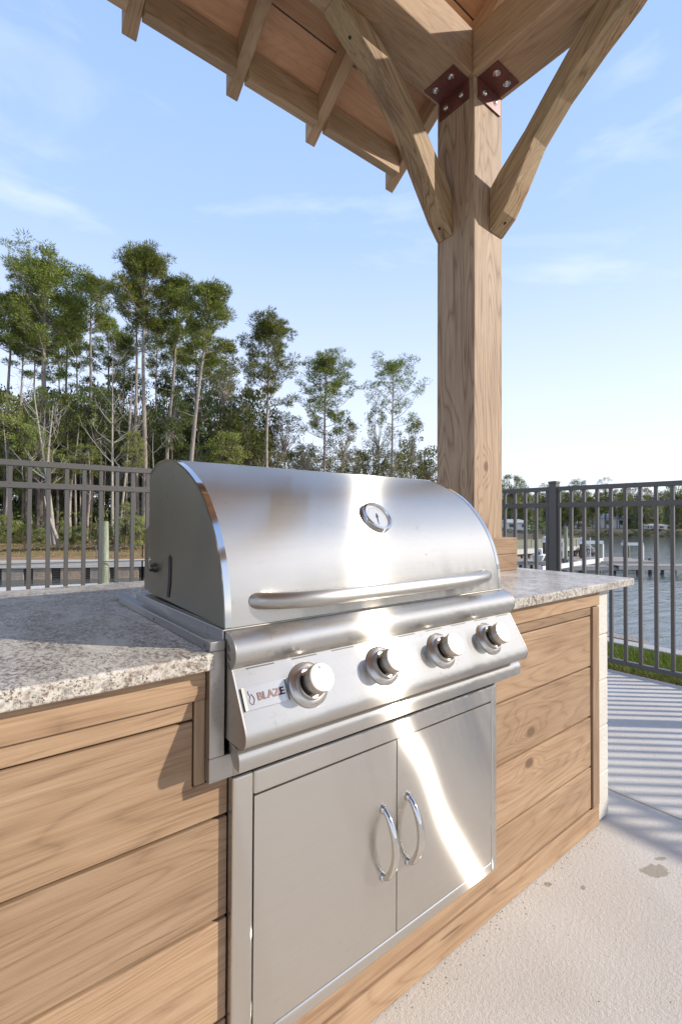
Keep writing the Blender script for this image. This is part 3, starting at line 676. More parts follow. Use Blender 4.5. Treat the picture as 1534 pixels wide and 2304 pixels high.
# ================================================================ PAVILION
S = 1.135
def sc(p): return Vector((p[0]*S, p[1]*S, (p[2]-CAM_H)*S+CAM_H))
pv = empty('pavilion', sc((1.66, 1.24, 1.0)), 'open gable timber pavilion of natural cedar standing over the kitchen', 'pavilion')
pv.location.z = 0
def beam(name, mat, a, b, **k):     # axis aligned member between opposite corners in scaled space; long axis = grain
    a, b = sc(a), sc(b); c = (a+b)/2; d = Vector((abs(b.x-a.x), abs(b.y-a.y), abs(b.z-a.z)))
    i = max(range(3), key=lambda q: d[q])
    if i == 0: rot, L, W, T = Matrix.Identity(4), d.x, d.y, d.z
    elif i == 1: rot, L, W, T = frame((0,1,0), (0,0,1)), d.y, d.z, d.x
    else: rot, L, W, T = frame((0,0,1), (1,0,0)), d.z, d.x, d.y
    return plank(name, mat, pv, c, L, W, T, rot, **k)
z0_ = CAM_H+(0.0-CAM_H)/S
ztop = CAM_H+(0.916-CAM_H)/S
PX0, PX1, PY0, PY1 = 1.5663, 1.7565, 1.1449, 1.3331
ZB0, ZB1 = 2.9104, 3.093
post0 = beam('post', M['wood_post'], (PX0,PY0,ztop), (PX1,PY1,ZB0), bevel=0.005, knot=(-0.64, -0.02, 0.1))
# other three posts (outside the picture) carry the beams
for (xa, ya) in ((PX0, -2.83), (-2.1, PY0), (-2.1, -2.83)):
    beam('post', M['wood_post'], (xa, ya, z0_), (xa+0.19, ya+0.19, ZB0), bevel=0.005)
XB0, YB0 = PX0-0.004, PY0+0.002
beam('beam', M['wood_beam'], (-2.4, YB0, ZB0), (XB0-0.002, PY1, ZB1), bevel=0.008)
beam('beam', M['wood_beam'], (XB0, -2.95, ZB0+0.001), (PX1+0.002, PY1+0.001, ZB1), bevel=0.008)
beam('beam', M['wood_beam'], (-2.4, -2.83, ZB0), (XB0-0.002, -2.64, ZB1), bevel=0.008)
# post base block on the counter: two stacked boards
for za, zb in ((0.9150, 0.990), (0.9912, 1.0671)):
    m = MB(); m.box(1.705, 2.0645, 1.2645, 1.56, za, zb); m.build('base_trim', M['wood_panel'], pv, bevel=0.003)
# braces
bl = [(1.5645,2.317),(1.505,2.376),(1.44,2.465),(1.377,2.552),(1.31,2.64),(1.225,2.72),(1.139,2.787),(1.022,2.864),(0.961,2.909),(1.10,2.909),(1.17,2.870),(1.27,2.800),(1.415,2.658),(1.50,2.565),(1.55,2.508),(1.5645,2.470)]
brr = [(1.143,2.320),(1.08,2.372),(1.02,2.465),(0.95,2.588),(0.85,2.69),(0.726,2.782),(0.617,2.852),(0.55,2.909),(0.721,2.909),(0.81,2.825),(0.90,2.730),(0.986,2.637),(1.10,2.537),(1.143,2.490)]
def brace(poly, axis, t0, t1):
    ps = []
    a0 = sc((poly[0][0], 0, poly[0][1])) if axis == 'y' else sc((0, poly[0][0], poly[0][1]))
    m = MB(); dirn = Vector((-1, 0, 1)).normalized() if axis == 'y' else Vector((0, -1, 1)).normalized()
    side_ = Vector((0, 1, 0)) if axis == 'y' else Vector((1, 0, 0))
    R = frame(dirn, side_); o = sc((1.28, t0, 2.62)) if axis == 'y' else sc((t0, 0.86, 2.62)); wm = Matrix.Translation(o) @ R; inv = wm.inverted()
    vs = []
    for t in (t0, t1):
        for p in poly:
            w = sc((p[0], t, p[1])) if axis == 'y' else sc((t, p[0], p[1])); vs.append(inv @ w)
    n = len(poly)
    m.add(vs, [tuple(range(n)), tuple(range(2*n-1, n-1, -1))]+[(i, i+n, (i+1) % n+n, (i+1) % n) for i in range(n)])
    b = m.build('brace', M['wood_brace'], pv, wm, bevel=0.004)
    return b
b1 = brace(bl, 'y', 1.250, 1.331)
dyx = PX0-PY0
b2 = brace(brr, 'x', 1.662, 1.7545)
for b, p, ax in ((b1, (1.530,1.290,2.351), (-0.7,0,-0.7)), (b1, (1.050,1.290,2.846), (-0.55,0,-0.83)), (b2, (1.711,1.103,2.353), (0,-0.64,-0.77))):
    m = MB(); m.lathe([(0.007,-0.002),(0.007,0.0012),(0,0.0012)], sc(p), ax, 10); m.build('screw_hole', M['black'], b)
# plate set back on top of the beam, rafters, blocking, roof boards
beam('top_plate', M['wood_beam'], (-2.4, 1.23, ZB1+0.0005), (PX1, 1.32, 3.175), bevel=0.004)
SL = 0.63; RU = Vector((0, -1, SL)).normalized(); RN = Vector((0, SL, 1)).normalized()
YT, ZT = 1.806, 2.872
RIDGE = -0.75
rx = [1.737, 1.235, 0.8465, 0.449, 0.05, -0.35, -0.75, -1.15, -1.55, -1.95, -2.35]
rh = 0.098          # rafter depth measured vertically (unscaled)
def zr(y): return ZT+SL*(YT-y)
for x in rx:
    w = 0.0255
    for mir in (0, 1):
        poly = [(YT, ZT), (YT, ZT+0.082), (YT-0.02, zr(YT-0.02)+rh), (RIDGE, zr(RIDGE)+rh), (RIDGE, zr(RIDGE))]
        if mir: poly = [(2*RIDGE-p[0]-0.001, p[1]) for p in poly]
        dirn = Vector((0, -1 if not mir else 1, SL)); o = sc((x, (YT+RIDGE)/2 if not mir else (3*RIDGE-YT)/2, zr((YT+RIDGE)/2)+0.05))
        wm = Matrix.Translation(o) @ frame(dirn, (1,0,0)); inv = wm.inverted(); vs = [inv @ sc((x+s*w, p[0], p[1])) for s in (-1, 1) for p in poly]; n = len(poly)
        m = MB(); m.add(vs, [tuple(range(n)), tuple(range(2*n-1, n-1, -1))]+[(i, i+n, (i+1) % n+n, (i+1) % n) for i in range(n)])
        m.build('rafter', M['wood_beam'], pv, wm, bevel=0.003)
for a, b in zip(rx[1:], rx[:-1]):     # blocking between rafters near the tails
    beam('blocking', M['wood_beam'], (a+0.0262, 1.702, 2.899), (b-0.0262, 1.746, zr(1.71)+rh-0.012), bevel=0.002)
bw_ = 0.1905
ys = 1.746
k = 0
while ys > RIDGE+0.05:
    ye = max(ys-bw_*0.846, RIDGE)
    for mir in (0, 1):
        yc = (ys+ye)/2; zc = zr(yc)+rh+0.013; L = 2.4+1.765
        if mir: yc2 = 2*RIDGE-yc
        else: yc2 = yc
        o = sc(((1.765-2.4)/2, yc2, zc)); ydir = Vector((0, -1 if not mir else 1, SL))
        plank('roof_board', M['wood_roof'], pv, o, L*S, math.hypot(ys-ye, SL*(ys-ye))*S-0.006, 0.024, frame((1,0,0), ydir), bevel=0.002, knot=((-0.1 if k == 1 else random.uniform(-1.6, 2.0)), random.uniform(-0.05, 0.05), 0))
    ys = ye; k += 1
for mir in (0, 1):     # shingle roof over the boards
    m = MB(); top = 0.055
    a = [(YT-0.04, zr(YT-0.04)+rh+0.028), (RIDGE, zr(RIDGE)+rh+0.028), (RIDGE, zr(RIDGE)+rh+0.05), (YT-0.04, zr(YT-0.04)+rh+0.05)]
    if mir: a = [(2*RIDGE-p[0], p[1]) for p in a]
    vs = [sc((x, p[0], p[1])) for x in (-2.42, 1.775) for p in a]; m.add(vs, [(0,1,2,3),(7,6,5,4),(0,4,5,1),(1,5,6,2),(2,6,7,3),(3,7,4,0)])
    m.build('roof_covering', M['roof_grey'], pv)
# steel angle brackets with bolts
def bolt(parent, p, ax, r=0.0135):
    p = sc(p); m = MB(); m.lathe([(r*1.25,0),(r*1.25,0.002),(r*0.86,0.0022),(r*0.86,0.006),(r*0.5,0.0085),(0,0.009)], p, ax, 14)
    m.build('bolt', M['chrome'], parent, smooth=35)
T_ = 0.006
m = MB()
a, b = sc((1.466,1.168,ZB0)), sc((PX0-0.0015,1.318,ZB0)); m.box(a.x, b.x, a.y, b.y, a.z-T_, a.z-0.0012)
a2, b2_ = sc((PX0,1.168,2.830)), sc((PX0,1.318,ZB0)); m.box(b.x-T_, b.x, a.y, b.y, a2.z, a.z-T_)
br1 = m.build('bracket', M['rust_red'], pv, bevel=0.0012)
for p in ((1.492,1.203), (1.492,1.283)): pass
for p in ((1.498,1.205), (1.498,1.282)): bolt(br1, (p[0], p[1], ZB0-0.0052), (0,0,-1))
for p in ((1.205,2.868), (1.282,2.868)): bolt(br1, (PX0-0.0062, p[0], p[1]-0.0), (-1,0,0))
m = MB()
a, b = sc((1.586,1.052,ZB0)), sc((1.733,PY0-0.0015,ZB0)); m.box(a.x, b.x, a.y, b.y, a.z-T_, a.z-0.0002)
zz = sc((0,0,2.826)).z; m.box(a.x, b.x, b.y-T_, b.y, zz, a.z-T_)
br2 = m.build('bracket', M['rust_red'], pv, bevel=0.0012)
for x in (1.625, 1.696):
    bolt(br2, (x, 1.084, ZB0-0.0052), (0,0,-1)); bolt(br2, (x, PY0-0.0062, 2.866), (0,-1,0))

# ================================================================ FENCES
def fence(name_label, axis, fixed, lo, hi, picks, posts, dz, rivets=True):
    o = (lo, fixed, dz) if axis == 'x' else (fixed, lo, dz)
    t = empty('metal_fence', o, name_label, 'fence', 'dark metal fences round the patio')
    def bx(a0, a1, w, z0, z1):
        m = MB()
        if axis == 'x': m.box(a0, a1, fixed-w, fixed+w, z0+dz, z1+dz)
        else: m.box(fixed-w, fixed+w, a0, a1, z0+dz, z1+dz)
        return m
    segs = []; ps = sorted(posts); cur = lo
    for p in ps+[None]:
        end = (p-0.0325) if p is not None else hi
        if end > cur+0.05: segs.append((cur, end))
        if p is not None: cur = p+0.0325
    for a, b in segs:
        for z0, z1 in ((1.397, 1.433), (1.259, 1.296), (0.045, 0.080)):
            r = bx(a, b, 0.0175, z0, z1).build('rail', M['fence'], t, bevel=0.002)
            if z0 > 1:
                mm = MB()
                for q in picks:
                    if a < q < b:
                        for sgn in ((-1,) if True else (1,)):
                            cpt = (q, fixed+sgn*0.0175, (z0+z1)/2+0.009+dz) if axis == 'x' else (fixed+sgn*0.0175, q, (z0+z1)/2+0.009+dz)
                            mm.lathe([(0.0042,0),(0.0032,0.0022),(0,0.003)], cpt, (0,sgn,0) if axis == 'x' else (sgn,0,0), 8)
                if mm.v and rivets: mm.build('rivets', M['rivet'], r, smooth=50)['kind'] = 'stuff'
    base = None
    for q in picks:
        if any(a+0.01 < q < b-0.01 for a, b in segs):
            if base is None:
                m = MB(); w = 0.0115
                for z0, z1 in ((0.081, 1.2585), (1.2965, 1.3965)): m.box(-w, w, -w, w, z0, z1)
                base = m.build('picket', M['fence'], t, Matrix.Translation((q, fixed, dz) if axis == 'x' else (fixed, q, dz)))
            else:
                c = base.copy(); COL.objects.link(c); attach(c, t, Matrix.Translation((q, fixed, dz) if axis == 'x' else (fixed, q, dz)))
    for p in posts:
        m = MB()
        cx, cy = (p, fixed) if axis == 'x' else (fixed, p)
        m.box(cx-0.032, cx+0.032, cy-0.032, cy+0.032, 0.001, 1.462+dz)
        pp = m.build('post', M['fence'], t, bevel=0.003)
        m = MB(); m.box(cx-0.036, cx+0.036, cy-0.036, cy+0.036, 1.4625+dz, 1.478+dz); m.add([(cx-.036,cy-.036,1.478+dz),(cx+.036,cy-.036,1.478+dz),(cx+.036,cy+.036,1.478+dz),(cx-.036,cy+.036,1.478+dz),(cx,cy,1.486+dz)], [(0,1,4),(1,2,4),(2,3,4),(3,0,4)])
        m.build('post_cap', M['fence'], pp)
fence('dark metal picket fence to the left behind the granite counter', 'x', 3.595, -2.6, 3.93, [0.232+0.1028*k for k in range(-27, 36)], [-2.56, -0.70, 1.23, 3.90], 0.076)
fence('dark metal picket fence on the right beside the lawn and water', 'y', 3.972, -4.5, 3.50, [1.940-0.1033*k for k in range(-15, 62) ], [2.087, 0.22, -1.64, -3.5], 0.0)

# ================================================================ TREES
def rvec():
    while True:
        v = Vector((random.uniform(-1,1), random.uniform(-1,1), random.uniform(-1,1)))
        if 0.05 < v.length < 1: return v
def limb(m, p, d, L, r, up=0.25, n=5, wob=0.15):
    pts = [p.copy()]; q = p.copy(); d = d.normalized()
    for i in range(n):
        d = (d+Vector((0, 0, up/n))+rvec()*wob).normalized(); q = q+d*L/n; pts.append(q.copy())
    m.tube(pts, [r*(1-0.8*i/n) for i in range(n+1)], 5, cap=False)
    return pts
def needles(m, c, R, cnt, ln, w):
    for _ in range(cnt):
        o = rvec(); o.z *= 0.55; p = c+o*R
        d = (o.normalized()*0.7+rvec()*0.6+Vector((0,0,0.35))).normalized(); s_ = d.orthogonal().normalized()
        s_ = (s_*math.cos(_)+d.cross(s_)*math.sin(_))*w; e = p+d*ln*random.uniform(0.6, 1.2)
        m.add([p-s_, p+s_, e+s_*0.3], [(0,1,2)])
def leaves(m, c, R, cnt, sz, flat=0.75):
    for _ in range(cnt):
        o = rvec(); o.z *= flat; p = c+o*R; a = rvec().normalized(); b = a.orthogonal().normalized()
        s_ = sz*random.uniform(0.6, 1.3)
        m.add([p-a*s_, p+b*s_*0.5, p+a*s_, p-b*s_*0.5], [(0,1,2,3)])
def pine(px, d, top, base_z, half, crown_bottom, label, lean=0.0, dens=1.0, trunk_r=0.2, kinkx=0.0, open_=0.0, dead=True):
    """px of the trunk foot column, d metres out; top / crown_bottom as picture rows turned into heights"""
    H = (zat(top, d)-base_z)*0.97; cb = zat(crown_bottom, d)-base_z; hw = half/FPX*d
    b = at(px, d, base_z); tpx = at(px+lean, d, base_z)-b
    t = empty('pine_tree', b, label, 'tree', 'pines in the wood across the basin')
    tk = MB(); N = 14; pts = []; rad = []
    for i in range(N+1):
        f = i/N; off = tpx*f+R2*(math.sin(f*PI)*kinkx)+Vector((math.sin(f*9+px)*0.09, math.cos(f*7+px)*0.09, 0))
        pts.append(b+off+Vector((0,0,H*0.97*f))); rad.append(trunk_r*(1.15-0.95*f)+0.015)
    tk.tube(pts, rad, 9)
    def tp(z):
        f = max(0, min(0.999, z/(H*0.97)))*N; i = int(f); return pts[i].lerp(pts[i+1], f-i)
    cr = MB(); nb = int(25*dens)
    for k in range(nb):
        f = (k+random.random())/nb; z = cb+(H-cb)*(f**0.85)*0.97; env = math.sin(PI*min(1, 0.18+0.80*f))**0.7
        L = hw*env*random.uniform(0.65, 1.35)
        if f > 0.93: L *= 0.6
        an = k*2.4+random.uniform(-.5, .5); dr = Vector((math.cos(an), math.sin(an), 0.15+0.75*f))
        lp_ = limb(tk, tp(z), dr, L, trunk_r*0.26*(1-f*0.5), 0.5, 5, 0.16)
        for j in range(2, 6):
            for q in range(2 if j > 2 else 1):
                if random.random() < open_: continue
                e = lp_[j]+rvec()*0.16*hw+Vector((0,0,0.25)); tk.tube([lp_[j-1], e], [trunk_r*0.07, 0.012], 3, cap=False)
                needles(cr, e, random.uniform(0.38, 0.72)*(0.6+hw/9), int(70*dens**0.5), 0.34, 0.020+0.012*d/45)
    for k in range(6): needles(cr, tp(H*0.97)+rvec()*0.16*hw+Vector((0,0,-0.25)), 0.6*hw/3.2, 55, 0.3, 0.03)
    if dead:
        for k in range(7):
            z = cb*random.uniform(0.55, 1.0); an = random.uniform(0, 6.28); limb(tk, tp(z), Vector((math.cos(an), math.sin(an), 0.1)), random.uniform(0.6, 2.0), trunk_r*0.16, 0.2, 4, 0.25)
    tk.build('trunk', M['bark_pine'], t, smooth=60, fixn=False); cr.build('crown', M['needle'], t, fixn=False)
    return t
G = -0.75
pines = [
 # px, d, top, half, crown bottom, lean, dens, r, open, label
 (106, 44, 574, 112, 810, -14, 2.0, 0.30, 0.12, 'massive pine with the widest dense crown, at the left of the wood'),
 (12, 46, 645, 70, 790, 8, 1.4, 0.20, 0.15, 'dense pine cut by the left edge of the picture'),
 (44, 55, 690, 50, 840, 2, 0.7, 0.17, 0.4, 'thin pine with a sparse crown between the left edge pine and the massive pine'),
 (150, 58, 640, 46, 790, -4, 0.8, 0.18, 0.25, 'slim pine standing just right of the massive left pine'),
 (198, 50, 600, 56, 740, 4, 0.95, 0.20, 0.15, 'pine with a flat topped crown between the massive pine and the tallest pine'),
 (326, 45, 540, 78, 740, -8, 1.7, 0.24, 0.14, 'tallest pine with a high dark crown above all the others'),
 (309, 47, 610, 45, 760, -8, 0.7, 0.19, 0.3, 'pine whose pale trunk runs close beside the tallest pine'),
 (366, 47, 606, 56, 790, 32, 1.3, 0.20, 0.15, 'pine leaning right, just right of the tallest pine'),
 (408, 43, 616, 66, 820, 62, 1.4, 0.21, 0.2, 'strongly leaning pine with an open crown at the right end of the tall group'),
 (500, 62, 745, 40, 900, 8, 0.8, 0.13, 0.3, 'small thin pine right of the leaning pine'),
 (598, 50, 703, 72, 905, 4, 1.5, 0.20, 0.18, 'round crowned pine standing alone with clear sky on its left'),
 (727, 58, 789, 76, 985, 4, 1.5, 0.19, 0.25, 'middle pine of the three separate pines, with foliage reaching low'),
 (878, 60, 795, 84, 950, 6, 1.05, 0.18, 0.4, 'airy pine nearest the timber post, with long open limbs'),
 (240, 60, 690, 50, 850, 0, 0.8, 0.17, 0.15, 'background pine left of the tallest pine with a half hidden crown'),
 (70, 60, 660, 50, 850, 4, 0.9, 0.15, 0.1, 'background pine seen through the gap left of the massive pine'),
 (128, 62, 700, 46, 880, 2, 0.8, 0.14, 0.15, 'background pine low behind the right side of the massive pine'),
 (172, 56, 680, 44, 860, -3, 0.8, 0.14, 0.1, 'background pine below and left of the flat topped pine'),
 (275, 58, 730, 50, 900, 3, 0.9, 0.15, 0.1, 'background pine whose low crown fills the gap left of the twin pale trunks'),
 (350, 57, 700, 46, 880, 0, 0.8, 0.14, 0.15, 'background pine filling the gap right of the tallest pine trunk'),
 (395, 58, 760, 44, 900, 2, 0.8, 0.13, 0.15, 'low background pine between the two leaning pines'),
 (470, 58, 770, 44, 930, 0, 0.8, 0.13, 0.15, 'low background pine right under the leaning pine crown'),
 (440, 60, 700, 46, 860, -2, 0.7, 0.16, 0.15, 'background pine behind the leaning pine'),
]
for px, d, top, half, cb, lean, dens, r, op, lab in pines: pine(px, d, top, G, half, cb, lab, lean, dens, r, 0, op)

def bare(px, d, top, base, lean, r, label, mat='bark_pale', branches=7, grp=None, spread=0.22):
    b = at(px, d, base); H = zat(top, d)-base; off = at(px+lean, d, base)-b
    t = empty('bare_tree', b, label, 'tree', grp or 'thin pale leafless trees in the wood'); tk = MB(); N = 10; pts = []; w = random.uniform(-.35, .35); ph = random.uniform(0, 6)
    for i in range(N+1):
        f = i/N; pts.append(b+off*f+R2*(w*math.sin(f*4+ph)-w*math.sin(ph))+Vector((0,0,H*f)))
    tk.tube(pts, [r*(1.1-0.92*i/N) for i in range(N+1)], 7)
    for k in range(branches):
        i = random.randint(4, N-1); an = random.choice((0, PI))+random.gauss(0, .7)
        dr = R2*math.cos(an)+F2*math.sin(an)+Vector((0,0,0.7)); L = H*random.uniform(0.5, 1.1)*spread
        lp_ = limb(tk, pts[i], dr, L, r*0.42*(1.2-i/N), 0.5, 5, 0.28)
        for j in (2, 3, 4):
            l2 = limb(tk, lp_[j], rvec()+Vector((0,0,.5)), L*0.45, r*0.14, 0.4, 3, 0.3)
            limb(tk, l2[2], rvec()+Vector((0,0,.5)), L*0.25, r*0.08, 0.4, 2, 0.3)
    tk.build('trunk', M[mat], t, smooth=60, fixn=False); return t
bare(254, 42, 770, G, -4, 0.13, 'pale leafless tree with a spreading grey top between the flat topped and tallest pines', branches=14, spread=0.30)
bare(268, 43, 830, G, 26, 0.12, 'pale forked bare tree leaning towards the tallest pine', branches=8)
bare(124, 38.5, 850, -1.0, -45, 0.15, 'pale crooked bare tree crossing in front of the massive left pine', branches=11, spread=0.3)
bare(134, 37.5, 1105, -1.15, -26, 0.16, 'bleached leaning dead trunk at the edge of the leaf litter', branches=0)
bare(118, 38.5, 900, -1.1, -4, 0.17, 'stout pale trunk beside the bleached leaning trunk', branches=5)
bare(345, 44, 960, G, 12, 0.09, 'short white forked tree behind the grill hood', branches=6, spread=0.3)
bare(496, 52, 820, G, 14, 0.08, 'thin pale tree right of the leaning pine', branches=7)
bare(292, 38.5, 1080, -1.1, 16, 0.10, 'white slanting trunk right of the greenish mooring pile', branches=1)
bare(212, 40, 1090, -1.05, 14, 0.09, 'white slanting trunk left of the greenish mooring pile', branches=1)
for px, d, top, lean in ((8,40,900,4),(26,43,960,-3),(62,46,900,3),(76,42,940,-2),(90,47,930,4),(160,43,930,5),(172,45,980,-5),(182,47,900,3),(232,44,960,2),(285,48,900,3),(330,50,930,-3),(228,50,900,-2),(150,49,960,3),(196,41,1000,-8),(52,51,880,3),(386,52,930,2),(440,50,980,3),(556,60,960,6),(650,62,950,-5),(705,62,960,5),(760,63,940,-4),(842,63,920,8),(905,64,960,-6)):
    bare(px, d, top, G-0.1, lean, random.uniform(0.06, 0.15), 'one of the many thin trunks standing close together inside the wood', random.choice(('bark_pale','bark_pine','bark_dark','bark_pine')), 4, 'close standing trunks inside the wood', 0.18)

# broadleaf understorey: six crowns shared by all
protos = {}
ORD = 'first second third fourth fifth sixth seventh eighth ninth tenth eleventh twelfth thirteenth fourteenth fifteenth sixteenth seventeenth eighteenth nineteenth twentieth twenty-first twenty-second twenty-third twenty-fourth'.split()
def leafcrown(kind, mat, nclump, per, sz, name='crown'):
    m = MB(); st = MB()
    st.tube([(0,0,-1.0), (0.03,0.02,-0.3), (0,0,0.2)], [0.035, 0.028, 0.012], 6)
    for i in range(nclump):
        a = random.uniform(0, 2*PI); zz = random.uniform(-0.85, 1); rr = math.sqrt(max(0, 1-zz*zz*0.9))*random.uniform(0.45, 1.0)
        c = Vector((math.cos(a)*rr, math.sin(a)*rr, zz)); st.tube([(0,0,-0.5+0.4*random.random()), tuple(c*0.5+Vector((0,0,-0.15))), tuple(c)], [0.016, 0.010, 0.004], 3, cap=False)
        leaves(m, c, random.uniform(0.16, 0.30), per, sz, 0.7)
    me = bpy.data.meshes.new(name); me.from_pydata(m.v, [], m.f); me.materials.append(M[mat])
    ms = bpy.data.meshes.new('trunk'); ms.from_pydata(st.v, [], st.f); ms.materials.append(M['bark_pale' if kind % 2 else 'bark_dark'])
    return me, ms
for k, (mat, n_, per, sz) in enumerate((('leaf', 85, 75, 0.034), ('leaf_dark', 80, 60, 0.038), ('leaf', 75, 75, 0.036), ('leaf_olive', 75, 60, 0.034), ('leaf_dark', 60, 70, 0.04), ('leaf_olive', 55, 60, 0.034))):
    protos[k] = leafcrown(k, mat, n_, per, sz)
def broad(px, d, top, bottom, half, kind, label, grp='leafy trees filling the lower part of the wood', name='leafy_tree', cat='tree', gz=None):
    zt_, zb = zat(top, d), zat(bottom, d); c = at(px, d, (zt_+zb)/2); hw = half*1.12/FPX*d
    g = gz if gz is not None else G
    t = empty(name, (c.x, c.y, g), label, cat, grp)
    me, ms = protos[kind]
    wm = Matrix.Translation(c) @ Matrix.Rotation(random.uniform(0, 6.28), 4, 'Z') @ Matrix.Diagonal((hw, hw*0.9, (zt_-zb)/2, 1))
    for q, nm in ((me, 'crown'), (ms, 'trunk')):
        o = bpy.data.objects.new(nm, q); COL.objects.link(o); attach(o, t, wm)
    if zb > g+0.5:
        m = MB(); m.tube([(c.x, c.y, g), (c.x+0.1, c.y, (g+zb)/2), (c.x, c.y, c.z)], [0.13, 0.11, 0.06], 6, cap=False); m.build('stem', M['bark_dark'], t, fixn=False)
    return t
# wood's shaded depth behind and lit crowns in front, both painted into leaf colour
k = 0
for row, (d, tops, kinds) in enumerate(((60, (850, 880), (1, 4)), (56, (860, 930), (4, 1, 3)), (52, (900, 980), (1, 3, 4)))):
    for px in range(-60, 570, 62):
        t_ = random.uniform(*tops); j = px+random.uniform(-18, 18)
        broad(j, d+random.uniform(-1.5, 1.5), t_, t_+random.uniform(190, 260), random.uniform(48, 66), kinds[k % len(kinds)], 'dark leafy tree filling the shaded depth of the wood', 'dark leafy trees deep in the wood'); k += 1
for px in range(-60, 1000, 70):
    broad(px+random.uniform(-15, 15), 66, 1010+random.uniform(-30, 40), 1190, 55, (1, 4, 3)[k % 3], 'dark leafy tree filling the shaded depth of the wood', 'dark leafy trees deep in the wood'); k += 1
for i in range(26):   # the wood goes on to the left of the picture and is what the grill's side panel mirrors
    px = -120-i*100; k_ = 1+((767-px)/FPX)**2; d = 62/k_**0.5
    t_ = 1153-(9+random.uniform(-1, 3))/d*FPX
    broad(px, d, t_, 1153+1.0/d*FPX, 4.2/d*FPX, (0, 1, 4, 3)[i % 4], 'leafy tree of the wood beyond the left of the patio', 'trees of the wood continuing left', gz=-0.9)
    bare(px+40, d-3, 1153-random.uniform(10, 17)/(d-3)*FPX, G, 0, 0.2, 'trunk of the wood beyond the left of the patio', 'bark_pine', 3, 'trunks of the wood continuing left', 0.15)
spec = [
 (8, 41, 880, 1000, 50, 0, 'light green leafy tree at the left edge above the fence'), (50, 41, 930, 1040, 48, 2, 'light green leafy tree spreading right from the left edge'),
 (20, 42, 1000, 1110, 50, 0, 'leafy tree low at the left edge behind the fence rails'), (92, 42, 860, 940, 26, 0, 'tuft of bright leaves in front of the massive left pine'),
 (85, 40, 950, 1060, 28, 2, 'bright leafy sapling below the crooked bare tree'), (150, 43, 880, 990, 42, 0, 'leafy tree right of the massive left pine'),
 (205, 44, 860, 960, 48, 2, 'broad leafy crown below the flat topped pine'), (190, 42, 990, 1060, 40, 0, 'low leafy crown just above the fence between the two pine groups'),
 (225, 45, 900, 1010, 45, 1, 'darker leafy crown left of the pale leafless tree'), (300, 40, 960, 1050, 26, 0, 'bright leafy bush climbing beside the twin pale trunks'),
 (128, 41, 1000, 1080, 34, 2, 'leafy sapling low behind the fence at the massive pine'), (385, 47, 870, 1000, 45, 1, 'dark leafy crown behind the leaning pine'),
 (445, 50, 850, 980, 45, 1, 'dark leafy crown right of the leaning pine trunk'), (508, 46, 960, 1060, 48, 0, 'bright round leafy tree just above the grill hood'),
 (500, 56, 820, 920, 40, 3, 'thin leafy tree top against the sky right of the leaning pine'), (545, 55, 900, 1020, 44, 3, 'olive leafy tree left of the round crowned pine'),
 (640, 58, 915, 1050, 46, 3, 'olive brown leafy tree right of the round crowned pine'), (590, 60, 950, 1060, 36, 5, 'olive leafy tree behind the round crowned pine trunk'),
 (690, 60, 985, 1070, 42, 3, 'low olive tree left of the middle pine'), (770, 60, 930, 1060, 46, 5, 'open leafy tree right of the middle pine'),
 (800, 62, 1000, 1075, 34, 3, 'low leafy tree between the middle and airy pines'), (850, 62, 900, 1060, 34, 5, 'pale thin leafy tree left of the airy pine trunk'),
 (925, 62, 930, 1065, 42, 5, 'pale open leafy tree right of the airy pine trunk'), (960, 64, 1020, 1090, 36, 3, 'low bushy tree touching the timber post'),
 (440, 46, 990, 1070, 40, 1, 'low dark leafy crown above the left end of the grill hood'), (590, 52, 1000, 1080, 44, 3, 'low olive bush at the foot of the round crowned pine'),
 (880, 60, 1000, 1085, 40, 5, 'low pale bush at the foot of the airy pine')]
for a in spec: broad(*a)
sh = [(10, 35.5, 1150, 1205, 24), (32, 36, 1160, 1208, 22), (68, 36, 1170, 1210, 24), (90, 36, 1178, 1212, 22), (148, 36.5, 1160, 1210, 14), (162, 37, 1175, 1212, 20), (186, 37, 1170, 1210, 18), (222, 38, 1165, 1212, 16), (262, 38, 1170, 1214, 18), (282, 37, 1120, 1212, 22), (312, 37, 1150, 1214, 20), (345, 38, 1150, 1214, 24)]
for i, (px, d, tp_, bt, hf) in enumerate(sh):
    broad(px, d, tp_, bt+6, hf, (0, 2, 4)[i % 3], 'low green shrub at the edge of the wood, '+ORD[i]+' from the left', 'low shrubs along the edge of the wood', 'shrub', 'shrub', -1.0)
# scattered undergrowth so that the forest floor is not bare
m = MB()
for i in range(5200):
    px = random.uniform(-80, 1000); d = random.uniform(40, 66); p = at(px, d, G+random.uniform(0, 2.6)**1.0); leaves(m, p, 0.5, 2, 0.16)
tag(m.build('undergrowth', M['leaf_dark'], fixn=False), 'dark tangled undergrowth on the floor of the wood', 'undergrowth', kind='stuff')
m = MB()
for i in range(9000):
    px = random.uniform(-60, 700); d = random.uniform(33, 46); zz = WZ+0.02+(0.35 if d > 37 else 0.06*(d-31))+max(0, d-37)*0.083; p = at(px, d, zz-0.02); s_ = 0.05
    m.add([p+Vector((-s_,0,0)), p+Vector((s_,0.02,0)), p+Vector((random.gauss(0,.05), 0, random.uniform(.05,.16)))], [(0,1,2)])
tag(m.build('bank_grass', M['grass_dry'], fixn=False), 'dry grass tufts and leaves on the far bank', 'grass', kind='stuff')

